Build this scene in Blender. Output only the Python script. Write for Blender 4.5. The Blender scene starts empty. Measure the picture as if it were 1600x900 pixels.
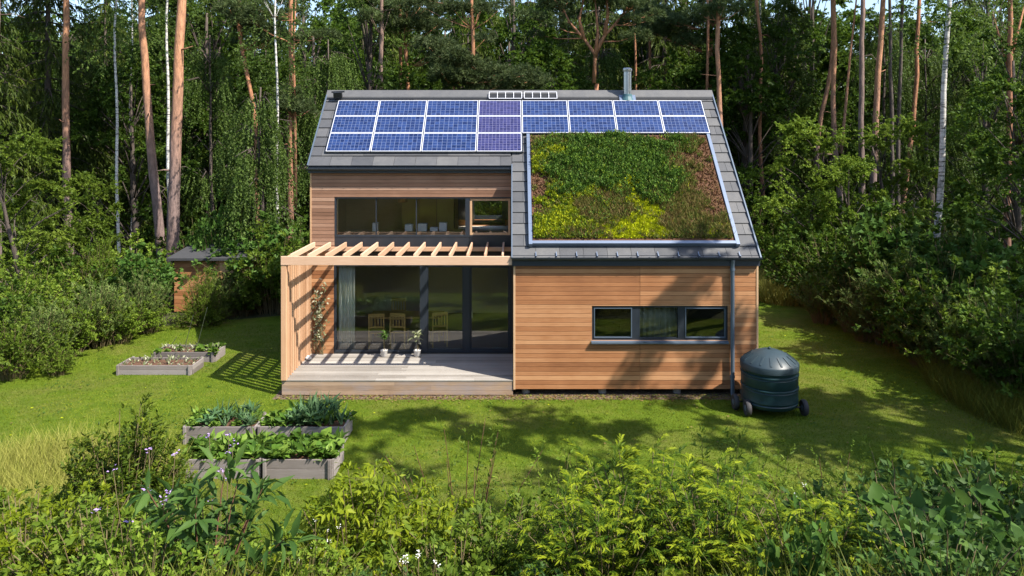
import bpy, math, numpy as np
from mathutils import Vector, Matrix
sc = bpy.context.scene
COL = sc.collection
R = math.radians
F = 1131.0            # focal length in photograph pixels
HZ = 220.0            # picture row of the horizon
CZ = 6.42             # camera height above the lawn
def at(px, py, d): return ((px-800)*d/F, d, CZ-(py-HZ)*d/F)
def gx(px, d): return (px-800)*d/F

# ------------------------------------------------------------------ helpers
def tag(o, label=None, cat=None, group=None, kind=None):
    if label: o['label'] = label
    if cat: o['category'] = cat
    if group: o['group'] = group
    if kind: o['kind'] = kind
    return o
def empty(name, loc, rz=0.0, scale=1.0):
    o = bpy.data.objects.new(name, None); COL.objects.link(o)
    o.location = loc; o.rotation_euler = (0, 0, rz); o.scale = (scale,)*3 if not isinstance(scale, tuple) else scale
    o.empty_display_size = .2
    return o
def off(o):
    v = Vector((0, 0, 0))
    while o is not None:
        v += Vector(o.location); o = o.parent
    return v
def link(name, me, mat=None, parent=None, loc=(0, 0, 0), rot=(0, 0, 0), scale=(1, 1, 1)):
    o = bpy.data.objects.new(name, me); COL.objects.link(o)
    if mat is not None and not me.materials: me.materials.append(mat)
    o.parent = parent; o.location = loc; o.rotation_euler = rot; o.scale = scale
    return o
def mesh_np(name, V, polys, tint=None, smooth=False):
    V = np.asarray(V, np.float32)
    me = bpy.data.meshes.new(name)
    me.vertices.add(len(V)); me.vertices.foreach_set('co', V.ravel())
    loops = np.concatenate([np.asarray(p, np.int32).ravel() for p in polys])
    sizes = np.concatenate([np.full(len(p), np.asarray(p).shape[1], np.int32) for p in polys])
    starts = np.concatenate([[0], np.cumsum(sizes)[:-1]]).astype(np.int32)
    me.loops.add(len(loops)); me.loops.foreach_set('vertex_index', loops)
    me.polygons.add(len(sizes)); me.polygons.foreach_set('loop_start', starts)
    if smooth: me.polygons.foreach_set('use_smooth', np.ones(len(sizes), bool))
    me.update(calc_edges=True)
    if tint is not None:
        a = me.attributes.new('tint', 'FLOAT', 'POINT')
        a.data.foreach_set('value', np.asarray(tint, np.float32))
    return me

class MB:
    """collects solid pieces of ONE mesh"""
    def __init__(s): s.v = []; s.f = []; s.t = []
    def add(s, vs, fs, t=.5):
        b = len(s.v); s.v += [tuple(v) for v in vs]; s.f += [tuple(b+i for i in f) for f in fs]
        s.t += [t]*len(vs); return s
    def box(s, x0, x1, y0, y1, z0, z1, t=.5):
        return s.add([(x0,y0,z0),(x1,y0,z0),(x1,y1,z0),(x0,y1,z0),(x0,y0,z1),(x1,y0,z1),(x1,y1,z1),(x0,y1,z1)],
                     [(0,3,2,1),(4,5,6,7),(0,1,5,4),(1,2,6,5),(2,3,7,6),(3,0,4,7)], t)
    def obox(s, c, M, dx, dy, dz, t=.5):
        c = Vector(c); vs = []
        for z in (-dz/2, dz/2):
            for x, y in ((-dx/2,-dy/2),(dx/2,-dy/2),(dx/2,dy/2),(-dx/2,dy/2)):
                vs.append(c + M @ Vector((x, y, z)))
        return s.add(vs, [(0,3,2,1),(4,5,6,7),(0,1,5,4),(1,2,6,5),(2,3,7,6),(3,0,4,7)], t)
    def prism_x(s, poly, x0, x1, t=.5):
        """poly of (y,z), extruded along x"""
        n = len(poly)
        vs = [(x0, y, z) for y, z in poly] + [(x1, y, z) for y, z in poly]
        fs = [tuple(range(n)), tuple(range(2*n-1, n-1, -1))] + [(i, i+n, (i+1) % n+n, (i+1) % n) for i in range(n)]
        return s.add(vs, fs, t)
    def tube(s, pts, rad, n=8, t=.5, cap=True):
        pts = [Vector(p) for p in pts]; b = len(s.v); k = len(pts)
        if not hasattr(rad, '__len__'): rad = [rad]*k
        prev = None
        for i, p in enumerate(pts):
            d = (pts[min(i+1, k-1)]-pts[max(i-1, 0)]).normalized()
            if prev is None:
                u = d.cross(Vector((0, 1, 0)) if abs(d.y) < .9 else Vector((1, 0, 0))).normalized()
            else:
                u = (prev - d*prev.dot(d)).normalized()
            prev = u; w = d.cross(u)
            for j in range(n):
                a = 2*math.pi*j/n
                s.v.append(tuple(p + (u*math.cos(a)+w*math.sin(a))*rad[i])); s.t.append(t)
        for i in range(k-1):
            for j in range(n):
                s.f.append((b+i*n+j, b+i*n+(j+1) % n, b+(i+1)*n+(j+1) % n, b+(i+1)*n+j))
        if cap:
            s.f.append(tuple(b+j for j in range(n))[::-1]); s.f.append(tuple(b+(k-1)*n+j for j in range(n)))
        return s
    def lathe(s, prof, c=(0, 0, 0), n=32, t=.5, axis='z'):
        b = len(s.v); k = len(prof)
        for r, h in prof:
            for j in range(n):
                a = 2*math.pi*j/n; x, y = r*math.cos(a), r*math.sin(a)
                p = (x, y, h) if axis == 'z' else (h, x, y)
                s.v.append((p[0]+c[0], p[1]+c[1], p[2]+c[2])); s.t.append(t)
        for i in range(k-1):
            for j in range(n):
                s.f.append((b+i*n+j, b+i*n+(j+1) % n, b+(i+1)*n+(j+1) % n, b+(i+1)*n+j))
        s.f.append(tuple(b+j for j in range(n))[::-1]); s.f.append(tuple(b+(k-1)*n+j for j in range(n)))
        return s
    def build(s, name, mat, parent=None, smooth=False, bevel=0, world=True, autos=None):
        o3 = off(parent) if (parent is not None and world) else Vector((0, 0, 0))
        me = bpy.data.meshes.new(name)
        me.from_pydata([(x-o3.x, y-o3.y, z-o3.z) for x, y, z in s.v], [], s.f)
        a = me.attributes.new('tint', 'FLOAT', 'POINT'); a.data.foreach_set('value', s.t)
        if smooth: me.polygons.foreach_set('use_smooth', [True]*len(me.polygons))
        me.update()
        o = link(name, me, mat, parent)
        if bevel:
            m = o.modifiers.new('b', 'BEVEL'); m.width = bevel; m.segments = 1; m.limit_method = 'ANGLE'
        if autos:
            for p in me.polygons: p.use_smooth = True
            me.set_sharp_from_angle(angle=R(autos))
        return o

# ------------------------------------------------------------------ materials
class NT:
    def __init__(s, name):
        s.m = bpy.data.materials.new(name); s.m.use_nodes = True
        s.t = s.m.node_tree; s.t.nodes.clear(); s.out = s.n('ShaderNodeOutputMaterial')
    def n(s, typ, inp=None, **kw):
        nd = s.t.nodes.new(typ)
        for k, v in kw.items(): setattr(nd, k, v)
        for k, v in (inp or {}).items():
            if isinstance(v, bpy.types.NodeSocket): s.t.links.new(v, nd.inputs[k])
            else: nd.inputs[k].default_value = v
        return nd
    def ramp(s, fac, stops, interp='LINEAR'):
        nd = s.n('ShaderNodeValToRGB', {'Fac': fac}); e = nd.color_ramp.elements; nd.color_ramp.interpolation = interp
        e[0].position, e[0].color = stops[0][0], (*stops[0][1], 1)
        e[1].position, e[1].color = stops[-1][0], (*stops[-1][1], 1)
        for p, c in stops[1:-1]:
            x = e.new(p); x.color = (*c, 1)
        return nd.outputs['Color']
    def math(s, op, a, b=0.0): return s.n('ShaderNodeMath', {0: a, 1: b}, operation=op).outputs[0]
    def mix(s, f, a, b, mode='MIX'):
        nd = s.n('ShaderNodeMix', data_type='RGBA', blend_type=mode)
        for i, v in ((0, f), (6, a), (7, b)):
            if isinstance(v, bpy.types.NodeSocket): s.t.links.new(v, nd.inputs[i])
            else: nd.inputs[i].default_value = v if i == 0 else (*v, 1)
        return nd.outputs[2]
    def coord(s, scale=(1, 1, 1), kind='Object'):
        tc = s.n('ShaderNodeTexCoord')
        return s.n('ShaderNodeMapping', {'Vector': tc.outputs[kind], 'Scale': scale}).outputs[0]
    def noise(s, vec, scale=5, detail=4, rough=.6):
        return s.n('ShaderNodeTexNoise', {'Vector': vec, 'Scale': scale, 'Detail': detail, 'Roughness': rough}).outputs['Fac']
    def attr(s, name='tint'): return s.n('ShaderNodeAttribute', attribute_name=name).outputs['Fac']
    def bump(s, h, strength=.3, dist=.02):
        return s.n('ShaderNodeBump', {'Height': h, 'Strength': strength, 'Distance': dist}).outputs[0]
    def bsdf(s, col, rough=.6, normal=None, **kw):
        i = {'Base Color': col if isinstance(col, bpy.types.NodeSocket) else (*col, 1), 'Roughness': rough}
        i.update(kw)
        if normal is not None: i['Normal'] = normal
        nd = s.n('ShaderNodeBsdfPrincipled', i); return nd.outputs[0]
    def done(s, sh): s.t.links.new(sh, s.out.inputs[0]); return s.m

def leafmat(name, dark, mid, light, transl=.3, rough=.55, orand=.25):
    t = NT(name)
    c = t.ramp(t.attr(), [(0, dark), (.5, mid), (1, light)])
    rnd = t.n('ShaderNodeObjectInfo').outputs['Random']
    v = t.n('ShaderNodeMapRange', {'Value': rnd, 'To Min': 1-orand, 'To Max': 1+orand}).outputs[0]
    c = t.n('ShaderNodeHueSaturation', {'Color': c, 'Value': v}).outputs[0]
    p = t.bsdf(c, rough, **{'Specular IOR Level': .16})
    tr = t.n('ShaderNodeBsdfTranslucent', {'Color': t.mix(.5, c, light)})
    return t.done(t.n('ShaderNodeMixShader', {0: transl, 1: p, 2: tr.outputs[0]}).outputs[0])
def woodmat(name, dark, mid, light, grain='x', rough=.6, stain=None, gs=1.0):
    t = NT(name)
    s = {'x': (1.2, 22, 22), 'y': (22, 1.2, 22), 'z': (22, 22, 1.2)}[grain]
    g = t.noise(t.coord(s), 2.2*gs, 6, .65)
    big = t.noise(t.coord((1, 1, 1)), 1.1, 3)
    f = t.math('ADD', t.math('MULTIPLY', g, .5), t.math('MULTIPLY', t.attr(), .7))
    f = t.math('ADD', f, t.math('MULTIPLY', t.math('SUBTRACT', big, .5), .45))
    f = t.math('SUBTRACT', f, .1)
    c = t.ramp(f, [(.1, dark), (.5, mid), (.9, light)])
    if stain:
        k = t.noise(t.coord((.5, .5, 1.5)), 1.6, 5, .7)
        c = t.mix(t.n('ShaderNodeMapRange', {'Value': k, 'From Min': .48, 'From Max': .75}).outputs[0], c, stain)
    return t.done(t.bsdf(c, rough, t.bump(g, .25, .01), **{'Specular IOR Level': .25}))
def barkmat(name, low, high, z0, z1, dark=.45):
    t = NT(name)
    tc = t.n('ShaderNodeTexCoord').outputs['Object']
    z = t.n('ShaderNodeSeparateXYZ', {0: tc}).outputs[2]
    n1 = t.noise(t.coord((6, 6, 1.2)), 2.0, 6, .7); n2 = t.noise(t.coord((1, 1, .4)), 1.2, 3)
    zz = t.math('ADD', z, t.math('MULTIPLY', n2, 3.0))
    f = t.n('ShaderNodeMapRange', {'Value': zz, 'From Min': z0+1.5, 'From Max': z1+1.5}).outputs[0]
    c = t.mix(f, low, high)
    k = t.ramp(n1, [(.35, (dark,)*3), (.62, (1.15,)*3)])
    c = t.mix(1.0, c, k, 'MULTIPLY')
    return t.done(t.bsdf(c, .85, t.bump(n1, .9, .05)))
def plain(name, col, rough=.5, metal=0.0, var=.25, scale=6, bump=0.0, **kw):
    t = NT(name)
    n = t.noise(t.coord(), scale, 5, .65)
    c = t.mix(n, tuple(x*(1-var) for x in col), tuple(min(1, x*(1+var)) for x in col))
    nm = t.bump(n, bump, .02) if bump else None
    return t.done(t.bsdf(c, rough, nm, Metallic=metal, **kw))

M = {}
M['clad'] = woodmat('cedar_cladding', (.17,.068,.030), (.36,.158,.068), (.54,.29,.145), 'x', .6)
M['clad_grey'] = woodmat('weathered_cladding', (.15,.078,.048), (.275,.152,.098), (.40,.25,.175), 'x', .65)
M['clad_y'] = woodmat('cedar_side', (.16,.062,.024), (.36,.145,.05), (.52,.25,.10), 'y', .55)
M['trim'] = woodmat('pale_trim', (.38,.22,.12), (.52,.33,.19), (.62,.43,.27), 'z', .6)
M['larch_z'] = woodmat('larch_upright', (.36,.19,.10), (.53,.31,.18), (.64,.41,.26), 'z', .55)
M['larch_x'] = woodmat('larch_beam', (.38,.22,.125), (.56,.36,.24), (.66,.47,.34), 'x', .55)
M['larch_y'] = woodmat('larch_rafter', (.38,.22,.125), (.56,.36,.24), (.66,.47,.34), 'y', .55)
M['deck'] = woodmat('grey_deck_boards', (.16,.142,.122), (.285,.262,.235), (.41,.385,.35), 'x', .7)
M['deckface'] = woodmat('deck_face', (.17,.115,.08), (.36,.25,.17), (.48,.36,.27), 'x', .7, stain=(.27,.24,.25))
M['bed'] = woodmat('grey_bed_boards', (.085,.072,.066), (.19,.165,.155), (.29,.26,.25), 'x', .8)
M['roomwood'] = woodmat('room_wood', (.30,.16,.07), (.46,.27,.13), (.58,.38,.2), 'x', .5)
M['chairwood'] = woodmat('yellow_chair_wood', (.40,.25,.07), (.58,.39,.12), (.72,.52,.2), 'z', .45)
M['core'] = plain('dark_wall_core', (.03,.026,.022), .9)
M['inwall'] = plain('room_wall', (.68,.60,.47), .9, var=.05)
M['infloor'] = woodmat('room_floor', (.12,.10,.09), (.2,.17,.15), (.27,.24,.21), 'x', .35)
M['frame'] = plain('anthracite_frame', (.020,.026,.036), .4, var=.1)
M['spandrel'] = plain('dark_panel', (.022,.026,.034), .35, var=.1)
M['edge'] = plain('blue_grey_metal', (.17,.215,.30), .38, metal=.35, var=.12)
M['gutter'] = plain('dark_gutter_metal', (.045,.055,.072), .35, metal=.4, var=.15)
M['pipe'] = plain('slate_pipe', (.115,.15,.20), .4, metal=.3, var=.12)
M['steel'] = plain('brushed_steel', (.36,.375,.40), .28, metal=.95, var=.08, scale=14)
M['teal'] = plain('teal_flashing', (.05,.12,.14), .5)
M['white'] = plain('white_metal', (.72,.72,.74), .4, var=.04)
M['pvframe'] = plain('aluminium_frame', (.68,.69,.73), .35, metal=.25, var=.04)
M['black'] = plain('black_plastic', (.014,.015,.017), .45, var=.2)
M['rubber'] = plain('grey_rubber', (.035,.033,.036), .75, var=.3)
M['concrete'] = plain('concrete', (.30,.28,.26), .9, var=.2, bump=.3)
M['curtain'] = plain('pale_curtain', (.76,.82,.76), .9, var=.05, **{'Transmission Weight': 0.0})
M['curtain2'] = plain('beige_curtain', (.36,.38,.30), .9, var=.25)
M['pot'] = plain('white_pot', (.62,.60,.57), .6, var=.08)
M['soil'] = plain('garden_soil', (.10,.048,.026), 1.0, var=.5, scale=14, bump=.8)
M['shedroof'] = plain('shed_felt', (.040,.041,.045), .9, var=.3)
M['lamp'] = plain('amber_shade', (.5,.22,.07), .7)
M['card'] = plain('white_card', (.7,.7,.72), .8, var=.05)

def tiles_m():
    t = NT('slate_tiles'); n = t.noise(t.coord((1, 1, 1)), 3.2, 6, .7); n2 = t.noise(t.coord((1, 1, 1)), 30, 3)
    f = t.math('ADD', t.math('MULTIPLY', t.attr(), .55), t.math('MULTIPLY', n, .5))
    c = t.ramp(f, [(.2, (.042,.045,.052)), (.55, (.082,.084,.090)), (.9, (.14,.138,.135))])
    return t.done(t.bsdf(c, .6, t.bump(n2, .25, .01), **{'Specular IOR Level': .4}))
M['tiles'] = tiles_m()
def pv_m(name, c1, c2, cm):
    t = NT(name); g = t.coord((1, 1, 1), 'UV')
    n = t.noise(g, 2.1, 5, .8)
    b = t.n('ShaderNodeTexBrick', {'Vector': g, 'Color1': (*c1, 1), 'Color2': (*c2, 1), 'Mortar': (*cm, 1), 'Scale': 1.0,
            'Mortar Size': .045, 'Mortar Smooth': .05, 'Bias': 0.0, 'Brick Width': 1.0, 'Row Height': 1.0})
    b.offset = 0; b.squash = 1
    c = t.mix(1.0, b.outputs['Color'], t.ramp(n, [(.3, (.55,.55,.6)), (.75, (1.45,1.42,1.35))]), 'MULTIPLY')
    return t.done(t.bsdf(c, .22, None, **{'Coat Weight': .3, 'Coat Roughness': .08, 'Specular IOR Level': .5}))
M['pv'] = pv_m('blue_cells', (.005,.015,.070), (.018,.042,.145), (.12,.155,.27))
M['pv2'] = pv_m('violet_cells', (.016,.017,.075), (.032,.034,.125), (.16,.155,.27))

def glass_m():
    t = NT('window_glass')
    lw = t.n('ShaderNodeFresnel', {'IOR': 1.52}).outputs[0]
    k = t.math('MULTIPLY', lw, 1.5)
    tr = t.n('ShaderNodeBsdfTransparent', {'Color': (.985,.99,.985,1)}).outputs[0]
    gl = t.n('ShaderNodeBsdfGlossy', {'Color': (1, 1, 1, 1), 'Roughness': .0}).outputs[0]
    return t.done(t.n('ShaderNodeMixShader', {0: t.math('MINIMUM', k, 1.0), 1: tr, 2: gl}).outputs[0])
M['glass'] = glass_m()

def lawn_m():
    t = NT('lawn_grass'); o = t.coord()
    fine = t.noise(o, 26, 6, .8); mid = t.noise(o, 2.3, 5, .7); big = t.noise(o, .28, 3, .6)
    streak = t.noise(t.coord((.7, 3.2, 1)), 1.2, 4, .7)
    f = t.math('ADD', t.math('MULTIPLY', fine, .45), t.math('MULTIPLY', mid, .35))
    f = t.math('ADD', f, t.math('MULTIPLY', streak, .3))
    c = t.ramp(f, [(.33, (.036,.070,.004)), (.55, (.095,.150,.008)), (.78, (.185,.235,.025))])
    dry = t.n('ShaderNodeMapRange', {'Value': t.math('ADD', t.math('MULTIPLY', big, .7), t.math('MULTIPLY', mid, .35)), 'From Min': .50, 'From Max': .72}).outputs[0]
    c = t.mix(t.math('MULTIPLY', dry, .75), c, (.165,.135,.045))
    return t.done(t.bsdf(c, .85, t.bump(fine, .9, .06), **{'Specular IOR Level': .15}))
def ground_m():
    t = NT('forest_floor'); o = t.coord()
    a = t.noise(o, 9, 6, .75); b = t.noise(o, .6, 4, .6)
    c = t.ramp(t.math('ADD', t.math('MULTIPLY', a, .6), t.math('MULTIPLY', b, .4)), [(.35, (.020,.022,.007)), (.55, (.042,.050,.012)), (.75, (.085,.075,.03))])
    return t.done(t.bsdf(c, .95, t.bump(a, .9, .08)))
def strip_m():
    t = NT('leaf_litter'); o = t.coord(); a = t.noise(o, 22, 5, .8)
    c = t.ramp(a, [(.35, (.035,.022,.012)), (.5, (.13,.085,.05)), (.68, (.30,.22,.15))])
    return t.done(t.bsdf(c, .95, t.bump(a, 1, .05)))
M['lawn'] = lawn_m(); M['ground'] = ground_m(); M['strip'] = strip_m()

L = {}
L['pine']   = leafmat('pine_needles', (.026,.046,.015), (.064,.096,.032), (.15,.185,.065), .2)
L['spruce'] = leafmat('spruce_needles', (.018,.036,.005), (.055,.086,.010), (.13,.165,.022), .25)
L['birch']  = leafmat('birch_leaves', (.024,.050,.008), (.066,.112,.020), (.15,.21,.046), .35)
L['broad']  = leafmat('broad_leaves', (.017,.044,.005), (.052,.103,.011), (.125,.195,.022), .35)
L['bush']   = leafmat('bush_leaves', (.042,.080,.008), (.108,.175,.016), (.235,.305,.040), .35)
L['bushgrey'] = leafmat('grey_green_leaves', (.042,.074,.018), (.108,.158,.038), (.22,.275,.085), .35)
L['yew']    = leafmat('dark_conifer_leaves', (.018,.040,.004), (.055,.092,.008), (.17,.21,.016), .25, orand=.1)
L['lime']   = leafmat('yellow_green_leaves', (.055,.095,.005), (.145,.20,.009), (.30,.34,.020), .4, orand=.08)
L['golden'] = leafmat('golden_tipped_leaves', (.010,.036,.003), (.062,.112,.005), (.235,.285,.012), .3, orand=.08)
L['bigleaf']= leafmat('large_dark_leaves', (.020,.055,.012), (.045,.096,.019), (.105,.175,.035), .3, orand=.08)
L['heart']  = leafmat('heart_leaves', (.026,.070,.010), (.060,.130,.020), (.13,.22,.045), .35, orand=.08)
L['blade']  = leafmat('grass_blades', (.065,.085,.010), (.15,.175,.022), (.34,.33,.085), .35)
L['turf']   = leafmat('turf_blades', (.050,.085,.003), (.118,.168,.007), (.24,.275,.026), .35)
L['kale']   = leafmat('blue_green_leaves', (.026,.070,.024), (.060,.130,.050), (.15,.24,.11), .25)
L['veg']    = leafmat('vegetable_leaves', (.036,.085,.010), (.085,.165,.020), (.20,.30,.05), .3)
L['sedge']  = leafmat('pale_foliage', (.10,.12,.05), (.22,.25,.13), (.48,.48,.36), .2)
def roofgreen_m():
    t = NT('roof_planting')
    c = t.ramp(t.attr(), [(0, (.12,.055,.024)), (.16, (.22,.155,.06)), (.33, (.15,.175,.032)), (.50, (.052,.112,.018)), (.66, (.105,.195,.022)), (.82, (.24,.28,.012)), (1, (.46,.50,.010))])
    p = t.bsdf(c, .7, **{'Specular IOR Level': .2}); tr = t.n('ShaderNodeBsdfTranslucent', {'Color': c})
    return t.done(t.n('ShaderNodeMixShader', {0: .2, 1: p, 2: tr.outputs[0]}).outputs[0])
M['roofgreen'] = roofgreen_m()
def flower(name, c): return plain(name, c, .7, var=.15)
M['fl_white'] = flower('white_petals', (.75,.74,.70)); M['fl_violet'] = flower('violet_petals', (.36,.24,.52)); M['fl_yellow'] = flower('yellow_petals', (.7,.52,.05))
M['bark_pine'] = barkmat('pine_bark', (.21,.145,.13), (.44,.215,.115), 4.5, 9.5)
M['bark_red'] = barkmat('red_pine_bark', (.20,.10,.065), (.40,.18,.09), 2, 9)
M['bark_dark'] = barkmat('dark_bark', (.075,.058,.05), (.10,.075,.06), 3, 9)
M['bark_mauve'] = barkmat('mauve_bark', (.17,.125,.12), (.24,.155,.12), 4, 12)
M['stem'] = plain('green_brown_stem', (.13,.10,.045), .8, var=.35)
M['stem_red'] = plain('red_brown_stem', (.12,.055,.03), .7, var=.3)
def birchbark():
    t = NT('birch_bark'); a = t.noise(t.coord((3, 3, 14)), 1.0, 4, .7); b = t.noise(t.coord((2, 2, 1.1)), 1.6, 4, .7)
    c = t.ramp(a, [(.36, (.03,.028,.026)), (.46, (.48,.46,.43)), (.7, (.70,.68,.65))])
    c = t.mix(t.n('ShaderNodeMapRange', {'Value': b, 'From Min': .55, 'From Max': .72}).outputs[0], c, (.10,.10,.085))
    return t.done(t.bsdf(c, .7, t.bump(a, .4, .02)))
M['bark_birch'] = birchbark()

# ------------------------------------------------------------------ foliage generators
def nrm(a): return a/np.maximum(np.linalg.norm(a, axis=-1, keepdims=True), 1e-9)
TPL = {
 'tri':  (np.array([(0,-.5,0),(0,.5,0),(1,0,0)]), [np.array([(0,1,2)])]),
 'dia':  (np.array([(0,0,0),(.42,-.5,.05),(1,0,-.08),(.42,.5,.05)]), [np.array([(0,1,2,3)])]),
 'leaf': (np.array([(0,0,0),(.4,-.5,.07),(.4,.5,.07),(.5,0,0),(1,0,-.16)]), [np.array([(0,1,4,3),(0,3,4,2)])]),
 'blade':(np.array([(0,-.5,0),(0,.5,0),(.55,.38,.0),(.55,-.38,.0),(1,0,-.16)]), [np.array([(0,1,2,3)]), np.array([(3,2,4)])]),
 'heart':(np.array([(0,0,0),(-.06,-.30,.06),(.28,-.52,.09),(.72,-.27,.03),(1,0,-.13),(.72,.27,.03),(.28,.52,.09),(-.06,.30,.06),(.42,0,0)]),
          [np.array([(0,1,2,8),(8,2,3,4),(8,4,5,6),(0,8,6,7)])]),
 'lance':(np.array([(0,0,0),(.22,-.42,.05),(.55,-.5,.03),(.55,.5,.03),(.22,.42,.05),(.25,0,-.01),(.58,0,-.05),(1,0,-.26)]),
          [np.array([(0,1,5,4)])[:, [0,1,2,2]] if False else np.array([(0,1,2,5),(5,2,7,6),(0,5,3,4),(5,6,7,3)])]),
}
class LB:
    """collects leaves of ONE mesh"""
    def __init__(s): s.V = []; s.P = []; s.T = []; s.n = 0
    def leaves(s, C, A, N, Ln, W, tint, tpl='dia'):
        C = np.asarray(C, float); k = len(C)
        if k == 0: return s
        A = nrm(np.asarray(A, float)); N = np.asarray(N, float)
        S = nrm(np.cross(N, A)); N2 = np.cross(A, S)
        Ln = np.broadcast_to(np.asarray(Ln, float), (k,))[:, None, None]; W = np.broadcast_to(np.asarray(W, float), (k,))[:, None, None]
        T, faces = TPL[tpl]; m = len(T)
        V = C[:, None, :] + A[:, None, :]*T[None, :, 0:1]*Ln + S[:, None, :]*T[None, :, 1:2]*W + N2[:, None, :]*T[None, :, 2:3]*Ln
        base = s.n + np.arange(k)[:, None, None]*m
        for f in faces: s.P.append((base + f[None]).reshape(-1, f.shape[1]))
        s.V.append(V.reshape(-1, 3)); s.T.append(np.repeat(np.broadcast_to(np.asarray(tint, float), (k,)), m)); s.n += k*m
        return s
    def mesh(s, name):
        bys = {}
        for p in s.P: bys.setdefault(p.shape[1], []).append(p)
        return mesh_np(name, np.concatenate(s.V), [np.concatenate(v) for v in bys.values()], np.clip(np.concatenate(s.T), 0, 1))
def rdir(rng, n, zmin=-1.0, zmax=1.0):
    z = rng.uniform(zmin, zmax, n); a = rng.uniform(0, 2*np.pi, n); r = np.sqrt(np.maximum(0, 1-z*z))
    return np.stack([r*np.cos(a), r*np.sin(a), z], 1)
UP = np.array([0, 0, 1.0])
def on_twigs(lb, rng, S, D, TL, per, Ln, W, tint, tpl='dia', droop=.2, ang=.9, t0=.15, nup=.8, tipgain=0.0, tj=.2, hang=0.0, flat=False):
    k = len(S); t = np.linspace(t0, 1, per)[None, :] + rng.uniform(-.5, .5, (k, per))*(1-t0)/per
    TL = np.broadcast_to(np.asarray(TL, float), (k,))[:, None]
    P = S[:, None] + D[:, None]*(TL*t)[..., None]; P[..., 2] -= droop*TL*t*t
    tg = np.repeat(D[:, None], per, 1).copy(); tg[..., 2] -= 2*droop*t; tg = nrm(tg).reshape(-1, 3)
    n = k*per
    q = nrm(np.cross(tg, rdir(rng, n)))
    if flat: q = nrm(np.cross(tg, UP+rdir(rng, n)*.12))*np.where(np.arange(n) % 2, 1, -1)[:, None]
    a = ang*rng.uniform(.6, 1.2, n)[:, None]
    A = tg*np.cos(a) + q*np.sin(a); A[:, 2] -= hang
    N = UP*nup + rdir(rng, n)*.75
    sc_ = rng.uniform(.7, 1.25, n)*(1-.25*t.ravel()*(tipgain > 0))
    tt = np.repeat(np.broadcast_to(np.asarray(tint, float), (k,)), per) + rng.uniform(-tj, tj, n) + tipgain*(t.ravel()-.5)
    lb.leaves(P.reshape(-1, 3), A, N, Ln*sc_, W*sc_, tt, tpl)

def wob(rng, p0, p1, n=8, amp=.15):
    p0, p1 = np.array(p0, float), np.array(p1, float); ts = np.linspace(0, 1, n)
    w = rng.normal(0, amp, (n, 2)).cumsum(0)*.5; w -= ts[:, None]*w[-1]; w[0] = 0
    pts = p0+(p1-p0)*ts[:, None]; pts[:, :2] += w
    return pts
def gen_broad(seed, H=12, Rr=3.2, base=.12, ncl=60, per=22, leaf=.16, birch=False):
    rng = np.random.default_rng(seed); lb = LB(); mb = MB()
    tp = wob(rng, (0, 0, 0), (rng.normal(0, .4), rng.normal(0, .4), H*.86), 9, .12)
    mb.tube(tp, np.linspace(.020*H, .004*H, 9), 7)
    for i in range(ncl):
        u = rng.uniform(base, 1)**.9; a = rng.uniform(0, 2*np.pi)
        env = Rr*(math.sin(math.pi*min(1, (u-base*.6)/(1-base*.6))**.8)**.55 + .08)
        r = env*math.sqrt(rng.uniform(.15, 1))*rng.uniform(.8, 1.12)
        c = np.array([r*math.cos(a), r*math.sin(a), u*H])
        cr = rng.uniform(.45, 1.0)*Rr*.33
        k = int(20*rng.uniform(.6, 1.3))
        D = nrm(rdir(rng, k, -.55, 1)+np.array([math.cos(a), math.sin(a), .1])*.5)
        on_twigs(lb, rng, c+rdir(rng, k)*cr*.35, D, cr*rng.uniform(.5, 1.1, k), per, leaf, leaf*.62, .48+rng.normal(0, .13), 'dia', .25)
        if i % 2 == 0:
            j = min(8, max(1, int(u*8.5)-1)); p = tp[j]
            mb.tube([p, (p+c)/2+np.array([0, 0, .25]), c], [.006*H*(1.1-u*.7), .004*H*(1.1-u*.7), .01], 5)
    return mb, lb
def gen_weep(seed, H=9, Rr=2.6, ns=420, leaf=.10):
    rng = np.random.default_rng(seed); lb = LB(); mb = MB()
    tp = wob(rng, (0, 0, 0), (.3, .1, H*.95), 9, .12); mb.tube(tp, np.linspace(.12, .03, 9), 7)
    for i in range(34):
        u = rng.uniform(.35, 1); a = rng.uniform(0, 2*np.pi); p = tp[min(8, int(u*8))]
        rr = Rr*(1.15-u*.75)*rng.uniform(.55, 1.05)
        e = p+np.array([math.cos(a)*rr, math.sin(a)*rr, rng.uniform(.1, .8)]); m = (p+e)/2+np.array([0, 0, .5])
        mb.tube([p, m, e], [.035, .022, .008], 5)
        k = ns//34; s = rng.uniform(.25, 1.05, k)[:, None]
        S = p*(1-s)**2+2*m*s*(1-s)+e*s*s + rng.normal(0, .12, (k, 3))
        TL = rng.uniform(.8, 3.4, k)*np.minimum(1, S[:, 2]/H*1.4)
        D = nrm(np.array([math.cos(a)*.25, math.sin(a)*.25, -1])+rng.normal(0, .10, (k, 3)))
        on_twigs(lb, rng, S, D, TL, 34, leaf, leaf*.62, .5+rng.normal(0, .12, k), 'dia', .05, 1.0, t0=.0, hang=.5)
    return mb, lb
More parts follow.
